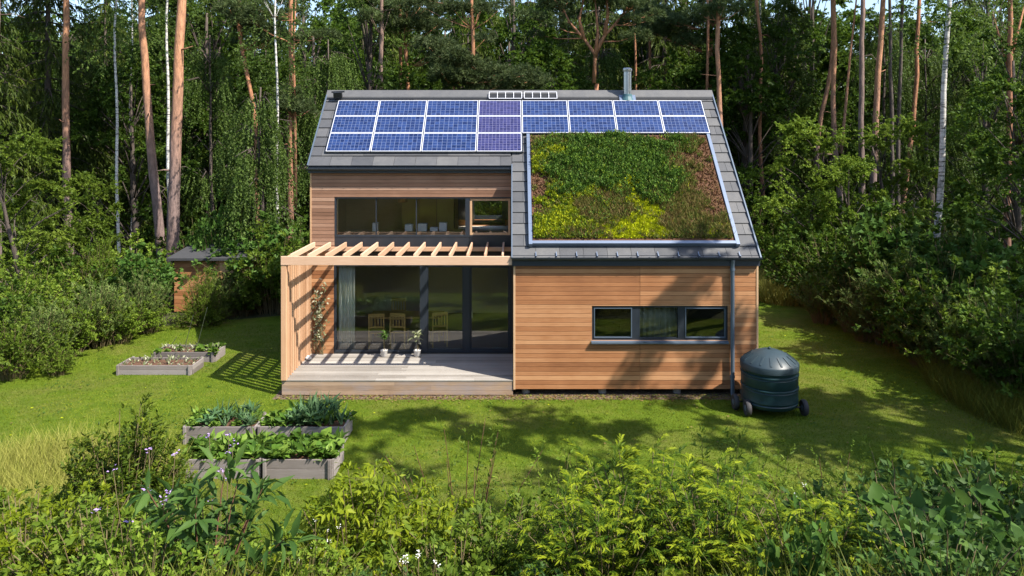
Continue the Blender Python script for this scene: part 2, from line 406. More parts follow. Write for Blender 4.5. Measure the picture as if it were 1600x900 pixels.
def gen_spruce(seed, H=17, Rr=3.6, lev=30, leaf=.34, droop=.35, base=.03):
    rng = np.random.default_rng(seed); lb = LB(); mb = MB()
    mb.tube([(0, 0, 0), (0, 0, H*.5), (0, 0, H)], [.2, .12, .02], 7)
    for i in range(lev):
        u = base+(1-base)*((i+rng.uniform(0, .6))/lev); nb = rng.integers(5, 8); a0 = rng.uniform(0, 6.28)
        for b in range(nb):
            a = a0+6.283*b/nb+rng.normal(0, .25); ln = Rr*(1-u)**.75*rng.uniform(.65, 1.1)+.15
            o = np.array([math.cos(a), math.sin(a), 0]); p = np.array([0, 0, u*H])
            k = max(6, int(ln*11)); s = rng.uniform(.12, 1, k)
            drop = -droop*ln*1.1*s*s+.16*ln*s**5
            S = p+o*(ln*s)[:, None]; S[:, 2] += drop
            mb.tube([p, p+o*ln*.5+np.array([0, 0, -droop*ln*.27]), p+o*ln+np.array([0, 0, -droop*ln*.94])], [.03, .02, .006], 4)
            side = np.array([-o[1], o[0], 0])*rng.choice([-1, 1], k)[:, None]
            D = nrm(o*.7+side*rng.uniform(.1, 1, k)[:, None]+np.array([0, 0, -1])*rng.uniform(.2, 1.0, k)[:, None])
            on_twigs(lb, rng, S, D, ln*.16+.28, 7, leaf*.8, leaf*.20, .45+rng.normal(0, .12)+.18*(s-.5), 'tri', .5, .45, nup=.5, tipgain=.25, hang=.35)
    return mb, lb
def pine_tufts(lb, rng, C, rad, k=26, ln=.24, tint=.5, flat=.55):
    """C clump centres (n,3), rad clump radius: tufts of needles on short shoots"""
    for c, r in zip(C, rad):
        nt = max(8, int(60*r*r/.5)); S = c+rdir(rng, nt, -.5, 1)*np.array([1, 1, flat])*(r*rng.uniform(.25, 1, nt)**.5)[:, None]
        ax = nrm(S-c+np.array([0, 0, .35*r]))
        Sx = np.repeat(S, k, 0); A = nrm(np.repeat(ax, k, 0)*.8+rdir(rng, nt*k))
        Sx = Sx+A*.03
        lb.leaves(Sx, A, rdir(rng, nt*k)+UP*.5, ln*rng.uniform(.6, 1.1, nt*k), .038, np.repeat(tint+rng.normal(0, .14, nt), k)+rng.uniform(-.12, .12, nt*k), 'tri')
def gen_pinecrown(seed, H=7, Rr=2.6, nc=34, ln=.26):
    rng = np.random.default_rng(seed); lb = LB(); mb = MB()
    mb.tube(wob(rng, (0, 0, -.2), (0, 0, H), 6, .15), np.linspace(.13, .03, 6), 6)
    C = []
    for i in range(nc):
        u = rng.uniform(0, 1); a = rng.uniform(0, 6.28); r = Rr*math.sqrt(rng.uniform(.1, 1))*(1-.55*u)
        c = np.array([r*math.cos(a), r*math.sin(a), H*u+.3]); C.append(c)
        mb.tube([(0, 0, max(0, H*u-.6)), c*np.array([.5, .5, 1])-np.array([0, 0, .25]), c], [.06, .035, .012], 5)
    pine_tufts(lb, rng, C, rng.uniform(.5, 1.0, nc), 16, ln)
    return mb, lb
def gen_shrub(seed, H=2.0, Rr=1.1, ns=60, tw=7, per=9, leaf=.09, asp=.55, tpl='dia', droop=.25, twl=.22, ang=.9, tip=.2, stem_r=.010, t0=.25, dome=.55, nup=.8, vary=.1, hang=0, leafy=True, tipup=0.0, flat=False, spread=.8):
    rng = np.random.default_rng(seed); lb = LB(); mb = MB()
    a = rng.uniform(0, 6.283, ns); r = Rr*np.sqrt(rng.uniform(0, 1, ns))
    B = np.stack([r*.3*np.cos(a), r*.3*np.sin(a), np.zeros(ns)-.08], 1)
    E = np.stack([r*np.cos(a), r*np.sin(a), H*(1-dome*(r/Rr)**2)*rng.uniform(.68, 1.05, ns)], 1)
    E[:, :2] += rng.normal(0, .12*Rr, (ns, 2))
    for i in range(ns):
        def P(t):
            t = np.asarray(t)[..., None]; q = B[i]+(E[i]-B[i])*np.concatenate([t**1.35, t**1.35, t**.85], -1)
            q[..., 2] -= droop*.35*r[i]*t[..., 0]**3; return q
        mb.tube(P(np.linspace(0, 1, 5)), np.linspace(stem_r, stem_r*.35, 5), 4, cap=False)
        s = rng.uniform(t0, 1, tw); s[0] = .97; S = P(s); T = nrm(P(np.minimum(s+.05, 1.05))-P(s-.05))
        D = nrm(T*rng.uniform(.5, 1.0, (tw, 1))+rdir(rng, tw, -.3, .8)*spread+UP*tipup)
        on_twigs(lb, rng, S, D, twl*H*.5*rng.uniform(.6, 1.25, tw), per, leaf, leaf*asp, .45+rng.normal(0, vary)+.16*(s-.6), tpl, droop, ang, nup=nup, tipgain=tip, hang=hang, flat=flat)
    return mb, lb

PROTO = {}
def proto(key, gen, lmat_, bark_, **kw):
    mb, lb = gen(**kw)
    lm = lb.mesh(key+'_crown'); lm.materials.append(L[lmat_])
    tm = bpy.data.meshes.new(key+'_trunk'); tm.from_pydata(mb.v, [], mb.f); tm.materials.append(M[bark_])
    tm.polygons.foreach_set('use_smooth', [True]*len(tm.polygons)); tm.update()
    PROTO[key] = (tm, lm)
def plant(key, name, label, cat, loc, rz=0.0, s=1.0, group=None, woody='trunk', leafy='crown'):
    r = empty(name, loc, rz, s); tag(r, label, cat, group)
    tm, lm = PROTO[key]; link(woody, tm, None, r); link(leafy, lm, None, r)
    return r

# ------------------------------------------------------------------ world, sun, camera
Ldir = Vector((.55, -.335, .765)).normalized()
w = bpy.data.worlds.new("World"); sc.world = w; w.use_nodes = True
nt = w.node_tree; bg = nt.nodes['Background']
sky = nt.nodes.new('ShaderNodeTexSky'); sky.sky_type = 'NISHITA'; sky.sun_disc = False
sky.sun_elevation = math.asin(Ldir.z); sky.sun_rotation = math.atan2(Ldir.x, Ldir.y)
nt.links.new(sky.outputs[0], bg.inputs[0]); bg.inputs[1].default_value = .13
sl = bpy.data.lights.new('sun', 'SUN'); sl.energy = 4.6; sl.angle = R(.53); sl.color = (1, .93, .82)
so = bpy.data.objects.new('sun', sl); COL.objects.link(so); so.rotation_euler = Ldir.to_track_quat('Z', 'Y').to_euler(); so.location = (20, -10, 30)
cam = bpy.data.cameras.new('camera'); cam.sensor_width = 36; cam.lens = 36*F/1600; cam.shift_y = -(450-HZ)/1600
cam.clip_end = 2000; cam.clip_start = .1
co = bpy.data.objects.new('camera', cam); COL.objects.link(co); co.location = (0, 0, CZ); co.rotation_euler = (R(90), 0, 0); sc.camera = co
sc.view_settings.view_transform = 'Standard'; sc.view_settings.look = 'None'; sc.view_settings.exposure = 1.15; sc.view_settings.gamma = 1
sc.cycles.max_bounces = 8; sc.cycles.transparent_max_bounces = 12; sc.cycles.caustics_reflective = False; sc.cycles.caustics_refractive = False
sc.cycles.sample_clamp_indirect = 4

# ------------------------------------------------------------------ ground
def bank(x, y):
    z = .55*np.clip(10.4-y, 0, 7.0)
    return z*(1+.05*np.sin(x*1.7+y))
xs = np.concatenate([np.linspace(-400, -32, 12), np.linspace(-30, 30, 61), np.linspace(32, 400, 12)])
ys = np.concatenate([np.linspace(-400, -12, 10), np.linspace(-10, 12, 45), np.linspace(14, 60, 24), np.linspace(70, 400, 8)])
X, Y = np.meshgrid(xs, ys); V = np.stack([X, Y, bank(X, Y)], -1).reshape(-1, 3); nx = len(xs)
q = (np.arange(len(ys)-1)[:, None]*nx+np.arange(nx-1)[None]).ravel()
tag(link('ground', mesh_np('ground', V, [np.stack([q, q+1, q+nx+1, q+nx], 1)], smooth=True), M['ground']), kind='structure')
LAWN = [(-9,10.4),(-12,13.5),(-15.2,16),(-14.4,18.6),(-13.9,20.4),(-13.0,22.3),(-12.3,25),(-8.4,26.6),(-7,28),(-6,32),(9,34),(13.6,33),(13.2,30),(11.4,26.9),(12.0,23.4),(12.6,20.5),(13,18.7),(13.2,17),(13.2,14),(10.5,10.4)]
me = bpy.data.meshes.new('lawn'); me.from_pydata([(x, y, .004) for x, y in LAWN], [], [tuple(range(len(LAWN)))]); me.update()
tag(link('lawn', me, M['lawn']), kind='structure')
def inpoly(x, y, poly):
    c = np.zeros(len(x), bool); j = len(poly)-1
    for i in range(len(poly)):
        xi, yi = poly[i]; xj, yj = poly[j]
        hit = ((yi > y) != (yj > y)) & (x < (xj-xi)*(y-yi)/(yj-yi+1e-12)+xi); c ^= hit; j = i
    return c
rng = np.random.default_rng(5)
mb = MB(); mb.box(-5.95, 6.5, 17.95, 27.2, -.05, .010)
tag(mb.build('soil_strip', M['strip'], bevel=0), kind='structure')
# lawn blades
n = 260000; y = 10.2+(rng.uniform(0, 1, n)**1.35)*15; x = rng.uniform(-14, 12.5, n)
ok = inpoly(x, y, LAWN) & ~((x > -6.0) & (x < 6.3) & (y > 17.95)); x, y = x[ok], y[ok]; n = len(x)
patch = np.sin(x*1.3+np.sin(y*.9)*1.4)*np.sin(y*1.7+np.cos(x*.8))*.15+.35*np.exp(-((x+1.6)/2.2)**2-((y-15.6)/1.5)**2)+.3*np.exp(-((x+8.5)/2.5)**2-((y-17)/2)**2)+.12*np.sin(x*4+y*.6)*np.sin(y*3.1)
A = nrm(UP+rdir(rng, n, -.2, .4)*.9)
lb = LB(); lb.leaves(np.stack([x, y, np.zeros(n)], 1), A, rdir(rng, n), rng.uniform(.025, .065, n), .014, .45+patch+rng.normal(0, .18, n), 'tri')
tag(link('grass', lb.mesh('grass'), L['turf']), kind='stuff')
# dead leaves under the wall
n = 1500; x = rng.uniform(-5.9, 6.5, n); y = rng.normal(18.08, .12, n)
lb = LB(); lb.leaves(np.stack([x, y, np.full(n, .02)], 1), rdir(rng, n, -.1, .3), UP+rdir(rng, n)*.5, rng.uniform(.04, .09, n), .05, rng.uniform(0, .4, n), 'dia')
tag(link('leaf_litter', lb.mesh('litter'), M['roofgreen']), kind='stuff')

n = 9000; x = rng.uniform(-13, 12.5, n); y = rng.uniform(10.4, 26, n); ok = inpoly(x, y, LAWN) & ~((x > -6.0) & (x < 6.4) & (y > 17.9)); x, y = x[ok], y[ok]
c_ = (np.sin(x*2.1+y*.7)+np.sin(y*2.9-x*1.3)) > .75; x, y = x[c_], y[c_]; n = len(x)
lb = LB(); lb.leaves(np.stack([x, y, np.full(n, .03)], 1), rdir(rng, n, -.1, .5), UP+rdir(rng, n)*.4, rng.uniform(.03, .06, n), .04, rng.uniform(.1, .7, n), 'heart')
tag(link('clover', lb.mesh('clover'), L['heart']), kind='stuff')
n = 420; x = rng.uniform(-12, 12, n); y = 11+rng.uniform(0, 1, n)**1.3*13; ok = inpoly(x, y, LAWN) & ~((x > -6.0) & (x < 6.4) & (y > 17.9)); x, y = x[ok], y[ok]; n = len(x)
lb = LB(); lb.leaves(np.stack([x, y, np.full(n, .045)], 1), rdir(rng, n, -.1, .2), UP+rdir(rng, n)*.4, rng.uniform(.04, .08, n), .045, rng.choice([.1, .2, .9], n), 'dia')
tag(link('fallen_leaves', lb.mesh('fallen'), M['roofgreen']), kind='stuff')

# ------------------------------------------------------------------ the house
YF, YR, YG, YB = 18.2, 20.48, 22.55, 26.95           # front block, recess, ridge, back
XL, XM, XR = -5.70, .05, 6.18
SL = .994; PIT = math.atan(SL); cP, sP = math.cos(PIT), math.sin(PIT)
def zr(y): return 3.555+(y-18.15)*SL
def RP(x, y, n=0.0): return Vector((x, y-sP*n, zr(y)+cP*n))
def Yat(py): return 23643.6/(py+904.2)
RM = Matrix(((1, 0, 0), (0, cP, -sP), (0, sP, cP)))
HR = empty('timber_house', (.24, 22.5, 0))
tag(HR, 'two storey timber clad house with solar panels and a planted roof', 'house')
rng = np.random.default_rng(11)
def clad(mb, x0, x1, z0, z1, y0, y1, openings, pitch=.112, joint=None, gap=.009):
    z = z0
    while z < z1-.02:
        zt = min(z+pitch, z1); t = float(np.clip(rng.normal(.5, .24), 0, 1))
        cuts = sorted({z, zt-gap} | {o for op in openings for o in (op[2], op[3]) if z < o < zt-gap})
        for a, b in zip(cuts[:-1], cuts[1:]):
            segs = [(x0, x1)]
            for ox0, ox1, oz0, oz1 in openings:
                if oz0 < (a+b)/2 < oz1:
                    segs = [s for p, q in segs for s in ((p, min(q, ox0)), (max(p, ox1), q)) if s[1]-s[0] > .01]
            for p, q in segs:
                bits = [(p, q)] if joint is None or not (p+.05 < joint < q-.05) else [(p, joint-.004), (joint+.004, q)]
                for k, (u, v) in enumerate(bits):
                    mb.box(u, v, y0+float(rng.uniform(0, .004)), y1, a, b, float(np.clip(t+rng.normal(0, .06)+.12*k, 0, 1)))
        z = zt
def core(x0, x1, z0, z1, y0, y1, op):
    mb = MB(); ox0, ox1, oz0, oz1 = op
    mb.box(x0, ox0, y0, y1, z0, z1); mb.box(ox1, x1, y0, y1, z0, z1) if x1-ox1 > .01 else None
    mb.box(ox0, ox1, y0, y1, z0, oz0); mb.box(ox0, ox1, y0, y1, oz1, z1); return mb
# front block wall
WIN = (2.01, 5.43, 1.40, 2.27)
mb = core(.05, XR, .18, 3.45, YF+.032, YF+.26, WIN); mb.build('wall_core', M['core'], HR)
mb = MB(); clad(mb, .085, XR-.035, .18, 3.43, YF, YF+.03, [WIN], joint=3.22); mb.build('wall', M['clad'], HR)
mb = MB(); mb.box(XR-.035, XR+.012, YF-.012, YF+.05, .17, 3.43, .6); mb.box(XM-.015, .085, YF-.012, YF+.05, .17, 3.43, .7); mb.build('corner_trim', M['trim'], HR)
# recess wall
UW = (-5.03, -.0, 3.36, 4.83); DW = (-5.05, -.0, .42, 2.93)
mb = MB(); mb.box(XL+.01, UW[0], YR+.032, YR+.26, .2, 5.66); mb.box(UW[0], .05, YR+.032, YR+.26, 4.83, 5.66); mb.box(UW[0], .05, YR+.032, YR+.26, 2.93, 3.36); mb.box(UW[0], .05, YR+.032, YR+.26, .2, .42)
mb.build('wall_core', M['core'], HR)
mb = MB(); clad(mb, XL, .04, 3.36, 5.64, YR, YR+.03, [UW], pitch=.104); o = mb.build('wall', M['clad_grey'], HR); tag(o, 'sun bleached upper wall boards')
mb = MB(); clad(mb, XL, UW[0]-.02, .40, 3.352, YR, YR+.03, [], pitch=.112); mb.build('wall', M['clad'], HR)
mb = MB(); mb.box(XL-.012, XL+.03, YR-.012, YR+.05, .4, 5.64, .3); mb.build('corner_trim', M['trim'], HR)
# sides and back
mb = MB(); mb.prism_x([(YF+.27, .19), (YR+.02, .19), (YR+.02, zr(YR)-.22), (YF+.27, zr(YF+.27)-.22)], XM, XM+.16); mb.build('wall', M['clad_y'], HR)
mb = MB(); mb.prism_x([(YF+.06, .19), (YB-.2, .19), (YB-.2, 3.3), (YG, 7.68), (YF+.06, zr(YF)-.22)], XR-.17, XR); mb.build('wall', M['clad_y'], HR)
mb = MB(); mb.prism_x([(YR+.06, .19), (YB-.2, .19), (YB-.2, 3.3), (YG, 7.68), (YR+.06, zr(YR)-.2)], XL, XL+.17); mb.build('wall', M['clad_y'], HR)
mb = core(XL, XR, .19, 3.5, YB-.2, YB, (-1.5, -.25, 3.30, 3.49)); mb.build('wall', M['clad'], HR)
# under floor: concrete piers
for px_ in (.35, 2.3, 4.2, 5.9):
    MB().lathe([(.10, 0), (.10, .2)], (px_, YF+.25, -.02), 14).build('foundation_pier', M['concrete'], HR)
MB().box(XL+.2, XR-.2, YF+1.2, YF+1.4, 0, .2).build('foundation_beam', M['core'], HR)
# floors / ceilings / partitions
MB().box(XL+.17, XM-.001, YR+.27, YB-.2, .20, .40).box(XM, XR-.17, YF+.27, YB-.2, .20, .40).build('floor_slab', M['infloor'], HR)
MB().box(XL+.17, XM, YR+.27, YB-.2, 3.0, 3.28).build('upper_floor', M['inwall'], HR)
MB().box(XM+.16, XR-.17, YF+.27, YB-.2, 3.0, 3.2).build('ceiling', M['inwall'], HR)
MB().box(XM-.1, XM, YR+.27, YB-.2, .40, 3.0).build('partition', M['inwall'], HR)
MB().box(XL+.18, XM-.11, 25.3, 25.4, .41, 3.0).build('partition', M['inwall'], HR)
MB().box(XL+.18, -1.8, 24.1, 24.2, 3.29, 5.9).build('partition', M['roomwood'], HR)
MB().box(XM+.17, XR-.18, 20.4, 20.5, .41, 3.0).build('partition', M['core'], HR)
# roof slab + tiles
mb = MB()
mb.prism_x([(18.12, zr(18.12)-.06), (YG, zr(YG)-.06), (YG, zr(YG)-.26), (18.12, zr(18.12)-.24)], XM-.05, XR+.03)
mb.prism_x([(20.36, zr(20.36)-.06), (YG, zr(YG)-.06), (YG, zr(YG)-.26), (20.36, zr(20.36)-.24)], XL-.03, XM-.051)
def rz_(y): return zr(YG)-(y-YG)*(zr(YG)-.06-3.28)/(27.2-YG)
for xa_, xb_, ya_, yb_ in ((XL-.03, -1.45, YG+.001, 27.2), (-.30, XR+.03, YG+.001, 27.2), (-1.449, -.301, YG+.001, 25.9), (-1.449, -.301, 26.9, 27.2)):
    mb.prism_x([(ya_, rz_(ya_)-.06), (yb_, rz_(yb_)-.06), (yb_, rz_(yb_)-.26), (ya_, rz_(ya_)-.26)], xa_, xb_)
RO = mb.build('roof', M['gutter'], HR)
mb = MB(); c = .365
def tilerow(xa, xb, y0, y1, wid):
    ln = (y1-y0)/cP; nrow = max(1, round(ln/c)); step = ln/nrow
    for k in range(nrow):
        x = xa - (wid*.5 if k % 2 else 0)
        while x < xb-.02:
            u0, u1 = max(x, xa)+.004, min(x+wid, xb)-.004
            if u1-u0 > .03:
                yc = y0+(k+.5)*step*cP; tilt = Matrix.Rotation(-.075+float(rng.normal(0, .006)), 3, 'X')
                mb.obox(RP((u0+u1)/2, yc, -.02), RM @ tilt, u1-u0, step*1.06, .022, float(rng.uniform(.2, .9)))
            x += wid
tilerow(XM-.05, XR+.03, 18.10, YG-.02, .60); tilerow(XL-.03, XM-.055, 20.34, YG-.02, .60)
mb.build('roof_tiles', M['tiles'], RO)
mb = MB(); mb.prism_x([(YG-.20, zr(YG-.20)+.05), (YG, zr(YG)+.07), (YG+.2, zr(YG-.2)+.05), (YG+.2, zr(YG-.2)+.02), (YG, zr(YG)+.02), (YG-.20, zr(YG-.20)-.02)], XL-.05, XR+.05, .7)
mb.build('ridge_cap', M['tiles'], RO)
mb = MB()
def edgebar(x0, y0, x1, y1, wd, h, n0=0.0):
    a, b = RP(x0, y0, n0+h/2), RP(x1, y1, n0+h/2); d = (b-a); ln = d.length; d.normalize()
    nn = Vector((0, -sP, cP)); s = d.cross(nn)
    mb.obox((a+b)/2, Matrix((d, s, nn)).transposed(), ln, wd, h)
for e in ((XR+.035, 18.08, XR+.035, YG, .035, .10, -.06), (XL-.035, 20.32, XL-.035, YG, .035, .10, -.06), (XM-.052, 18.09, XM-.052, 20.36, .03, .07, -.05)):
    mb = MB(); edgebar(*e); mb.build('verge_trim', M['pipe'], RO)
mb = MB(); edgebar(XL, YG-.225, XR, YG-.225, .035, .03, .0); mb.build('ridge_shadow_line', M['black'], RO)  # black bar standing in for the shadow line of the gap under the ridge cap
mb = MB()
mb.prism_x([(YR+.27, zr(YR+.27)-.27), (YG, zr(YG)-.27), (YG, zr(YG)-.29), (YR+.27, zr(YR+.27)-.29)], XL+.18, XM-.1)
mb.prism_x([(YG+.001, rz_(YG)-.27), (25.85, rz_(25.85)-.27), (25.85, rz_(25.85)-.29), (YG+.001, rz_(YG)-.29)], XL+.18, XM-.1)
mb.build('sloping_ceiling', M['roomwood'], HR)
mb = MB()
for xa_, xb_, ya_, yb_ in ((-1.45, -1.39, 25.9, 26.9), (-.36, -.30, 25.9, 26.9), (-1.389, -.361, 25.9, 25.96), (-1.389, -.361, 26.84, 26.9)):
    mb.prism_x([(ya_, rz_(ya_)-.03), (yb_, rz_(yb_)-.03), (yb_, rz_(yb_)-.3), (ya_, rz_(ya_)-.3)], xa_+.001, xb_-.001)
mb.build('roof_window', M['frame'], HR)
# gutters
def gutter(x0, x1, y, z, name='gutter'):
    mb = MB(); pr = []
    for i in range(9):
        a = math.pi+math.pi*i/8; pr.append((y+.062*math.cos(a), z+.062*math.sin(a)))
    for i in range(8, -1, -1):
        a = math.pi+math.pi*i/8; pr.append((y+.052*math.cos(a), z+.052*math.sin(a)))
    mb.prism_x(pr, x0, x1)
    mb.box(x0+.02, x1-.02, y+.07, y+.10, z-.12, z+.05)
    x = x0+.3
    while x < x1:
        mb.box(x, x+.022, y-.066, y-.060, z-.03, z+.02, .9); mb.box(x, x+.022, y-.06, y+.07, z+.005, z+.014, .9); x += float(rng.uniform(.42, .62))
    return mb.build(name, M['gutter'], HR)
gutter(XM-.05, XR+.06, 18.06, 3.50); gutter(XL-.06, XM-.06, 20.30, zr(20.3)-.05)
# small hooks along the eave strip
mb = MB()
for k in range(11):
    x = .6+k*.51; mb.obox(RP(x, 18.16, .03), RM, .018, .13, .02, .9); mb.obox(RP(x, 18.10, .05), RM, .03, .02, .06, .9)
mb.build('eave_bracket', M['edge'], RO)
for k in range(9):
    pass
# downpipe
mb = MB(); mb.tube([(5.52, 18.06, 3.45), (5.52, 18.10, 3.36), (5.52, 18.12, 3.25), (5.52, 18.12, .10), (5.52, 18.02, .02)], .052, 12)
for z in (3.2, .52): mb.lathe([(.062, -.03), (.062, .03)], (5.52, 18.12, z), 14)
mb.box(5.49, 5.55, 18.15, 18.2, .5, .54)
mb.build('downpipe', M['pipe'], HR, autos=40)
# solar panels
XB = [-5.32, -4.04, -2.59, -1.02, .29, 1.69, 3.08, 4.46, 5.80]; YBs = [22.218, 21.718, 21.20, 20.665]
def panel(x0, x1, ya, yb, violet):
    wd = x1-x0-.028; hd = (ya-yb)/cP-.022; nx_, ny_ = (12, 7) if violet else (11, 6)
    th = .035
    me = bpy.data.meshes.new('solar_panel'); a, b = wd/2-.016, hd/2-.016
    me.from_pydata([(-a,-b,0),(a,-b,0),(a,b,0),(-a,b,0),(-a,-b,-.02),(a,-b,-.02),(a,b,-.02),(-a,b,-.02)], [], [(0,1,2,3),(7,6,5,4),(0,4,5,1),(1,5,6,2),(2,6,7,3),(3,7,4,0)])
    uv = me.uv_layers.new(name='uv'); sd = float(rng.integers(0, 40))
    for p in me.polygons:
        for li in p.loop_indices:
            v = me.vertices[me.loops[li].vertex_index].co
            uv.data[li].uv = ((v.x+a)/(2*a)*nx_+sd, (v.y+b)/(2*b)*ny_+sd)
    p = RP((x0+x1)/2, (ya+yb)/2, .085)
    o = link('solar_panel', me, M['pv2' if violet else 'pv'], HR, tuple(p-off(HR)), (PIT+float(rng.normal(0, .003)), 0, float(rng.normal(0, .0015))))
    if violet: o['label'] = 'violet tinted solar panel with a finer cell grid'
    f = MB(); A, B = wd/2, hd/2
    f.box(-A, A, -B, -B+.018, -.035, .005); f.box(-A, A, B-.018, B, -.035, .005); f.box(-A, -A+.018, -B+.018, B-.018, -.035, .005); f.box(A-.018, A, -B+.018, B-.018, -.035, .005)
    f.build('panel_frame', M['pvframe'], o, world=False)
for i in range(8):
    for j in range(3 if i < 4 else 2):
        panel(XB[i], XB[i+1], YBs[j], YBs[j+1], i == 3)
mb = MB()
for i in range(9):
    y1 = 20.66 if i < 5 else 21.19
    edgebar(XB[i], y1+.02, XB[i], 22.20, .05, .04, .008)
edgebar(XB[0], 20.70, XB[4], 20.70, .04, .04, .008); edgebar(XB[4], 21.23, XB[8], 21.23, .04, .04, .008)
mb.build('mounting_rail', M['gutter'], HR)
# ridge grating (two white framed bays), flue, floodlight
for xa in (-.70, .38):
    mb = MB(); xb = xa+1.0; y0, y1 = 22.26, 22.47
    edgebar(xa, y0, xb, y0, .02, .02, .1); edgebar(xa, y1, xb, y1, .02, .02, .1)
    for k in range(5):
        x = xa+k*(xb-xa)/4; edgebar(x, y0, x, y1, .018, .02, .1); edgebar(x, (y0+y1)/2-.01, x, (y0+y1)/2+.01, .03, .10, 0)
    g_ = mb.build('roof_grating', M['pvframe'], HR); mb = MB(); edgebar(xa+.02, (y0+y1)/2, xb-.02, (y0+y1)/2, .24, .012, .07); mb.build('backing', M['black'], g_)
fx, fy = gx(980, 22.35), 22.33
mb = MB(); mb.lathe([(.125, 7.55), (.125, 8.55)], (fx, fy, 0), 24); mb.lathe([(.132, 8.02), (.132, 8.05)], (fx, fy, 0), 24)
FL = mb.build('flue', M['steel'], HR, autos=40)
MB().lathe([(.145, 8.55), (.15, 8.58), (.15, 8.63), (.10, 8.67)], (fx, fy, 0), 24).build('flue_cap', M['steel'], FL, autos=40)
mb = MB(); mb.obox(RP(fx, fy-.05, .03), RM, .5, .42, .03); mb.build('flue_flashing', M['edge'], FL)
mb = MB(); mb.lathe([(.20, 7.66), (.15, 7.78), (.14, 7.86)], (fx, fy, 0), 20); mb.build('flue_collar', M['teal'], FL)
lx, ly = -5.34, 22.32
mb = MB(); mb.obox(RP(lx, ly, .17), RM @ Matrix.Rotation(R(-25), 3, 'X'), .26, .10, .18); mb.tube([RP(lx-.08, ly+.05, .0), RP(lx-.02, ly+.02, .18)], .02, 6); mb.tube([RP(lx-.2, ly+.06, .22), RP(lx+.2, ly+.06, .24)], .025, 6)
mb.build('roof_floodlight', M['black'], HR)
# green roof
GX0, GX1, GY0, GY1 = .52, 5.66, 18.43, 21.14
mb = MB(); mb.obox(RP((GX0+GX1)/2, (GY0+GY1)/2, .04), RM, GX1-GX0-.01, (GY1-GY0)/cP, .07); GR = mb.build('green_roof', M['soil'], HR)
tag(GR, 'planted bed of moss, sedum and heather set into the roof')
mb = MB()
edgebar(GX0-.05, GY0-.1, GX0-.05, GY1+.02, .09, .13, -.01); edgebar(GX1+.05, GY0-.1, GX1+.05, GY1+.02, .09, .13, -.01); edgebar(GX0-.005, GY0-.05, GX1+.005, GY0-.05, .085, .126, -.01)
mb.build('roof_edging', M['edge'], GR)
def gauss(a, b, ca, cb, sa, sb): return np.exp(-((a-ca)/sa)**2-((b-cb)/sb)**2)
n = 150000; a = rng.uniform(.008, .992, n); b = rng.uniform(.015, .985, n)
wv = .045*np.sin(a*17+b*9)+.04*np.sin(b*23-a*11)+.03*np.sin(a*41+b*37)+.022*np.sin(a*83-b*61)+.018*np.sin(b*127+a*103); aw, bw = a+wv, b+wv*.9
dark = (.80+.38*np.sin(a*29+b*13)*np.sin(b*31-a*7))*np.clip(1.25*gauss(aw,bw,.30,.78,.20,.26)+gauss(aw,bw,.62,.70,.20,.22)+.9*gauss(aw,bw,.36,.50,.22,.13)+.8*gauss(aw,bw,.70,.45,.12,.12)+.7*gauss(aw,bw,.72,.92,.12,.12), 0, 1.3)
yel = gauss(aw,bw,.07,.72,.09,.14)+gauss(aw,bw,.16,.16,.15,.14)+.8*gauss(aw,bw,.12,.36,.1,.12)+.8*gauss(aw,bw,.33,.42,.12,.07)
moss = 1.9*gauss(aw,bw,.53,.42,.035,.06)+1.5*gauss(aw,bw,.55,.55,.04,.05)+1.8*gauss(aw,bw,.60,.24,.045,.15)+1.3*gauss(aw,bw,.42,.09,.14,.05)+.9*gauss(aw,bw,.62,.05,.1,.04)+.6*gauss(aw,bw,.3,.44,.06,.04)+.7*gauss(aw,bw,.88,.06,.06,.05)
brown = 2.6*(aw > .89)*(bw > .22)+1.9*gauss(aw,bw,.0,.40,.06,.2)+.8*(bw > .965)*(aw > .4)+gauss(aw,bw,.0,1,.12,.07)+.7*gauss(aw,bw,.47,.33,.03,.08)
dry = .55+.6*gauss(aw,bw,.82,.25,.16,.3)+.4*gauss(aw,bw,.83,.65,.08,.2)+.5*gauss(aw,bw,.28,.28,.07,.1)
W5 = np.stack([brown, dry*.68, dark, yel, moss], 1)+rng.gumbel(0, .12, (n, 5)); k = W5.argmax(1)
base = np.array([.03, .30, .55, .80, .95])[k]; hh = np.array([.025, .08, .20, .10, .05])[k]; keep = np.array([.18, .8, 1, 1, 1])[k]
ok = rng.uniform(0, 1, n) < keep; a, b, base, hh, k, dark, yel = a[ok], b[ok], base[ok], hh[ok], k[ok], dark[ok], yel[ok]; n = len(a)
clump = (np.sin(a*62+np.sin(b*37)*2.4)*np.sin(b*53+np.sin(a*45)*2.4)*.75+.4*np.sin(a*131+b*77)*np.sin(b*118-a*60))
hh = hh*(1+.45*clump)*rng.uniform(.5, 1.2, n)
yy = GY0+(GY1-GY0)*b; xx = GX0+(GX1-GX0)*a
Nn = np.array([0, -sP, cP]); pos = np.stack([xx, yy, zr(yy)], 1)+Nn*(.05+rng.uniform(.0, .8, n)*hh)[:, None]
ax = nrm(UP*1.0+Nn*.5+rdir(rng, n)*.9)
mound = np.clip(dark, 0, 1)*.16+np.clip(yel, 0, 1)*.06; pos += Nn*(mound*(k != 0)*rng.uniform(.3, 1, n))[:, None]
lb = LB(); tall = (k == 1) & (rng.uniform(0, 1, n) < .22+.5*gauss(a,b,.27,.30,.08,.09)); ln = np.where(tall, rng.uniform(.12, .26, n), rng.uniform(.035, .085, n))
lb.leaves(pos-np.array(off(GR)), ax, rdir(rng, n)+UP*.6, ln, np.where(tall, .012, .036), np.clip(base+.13*clump+rng.normal(0, .06, n)-.08*tall, 0, 1), 'dia')
o = link('roof_planting', lb.mesh('roof_planting'), M['roofgreen'], GR); o['kind'] = 'stuff'

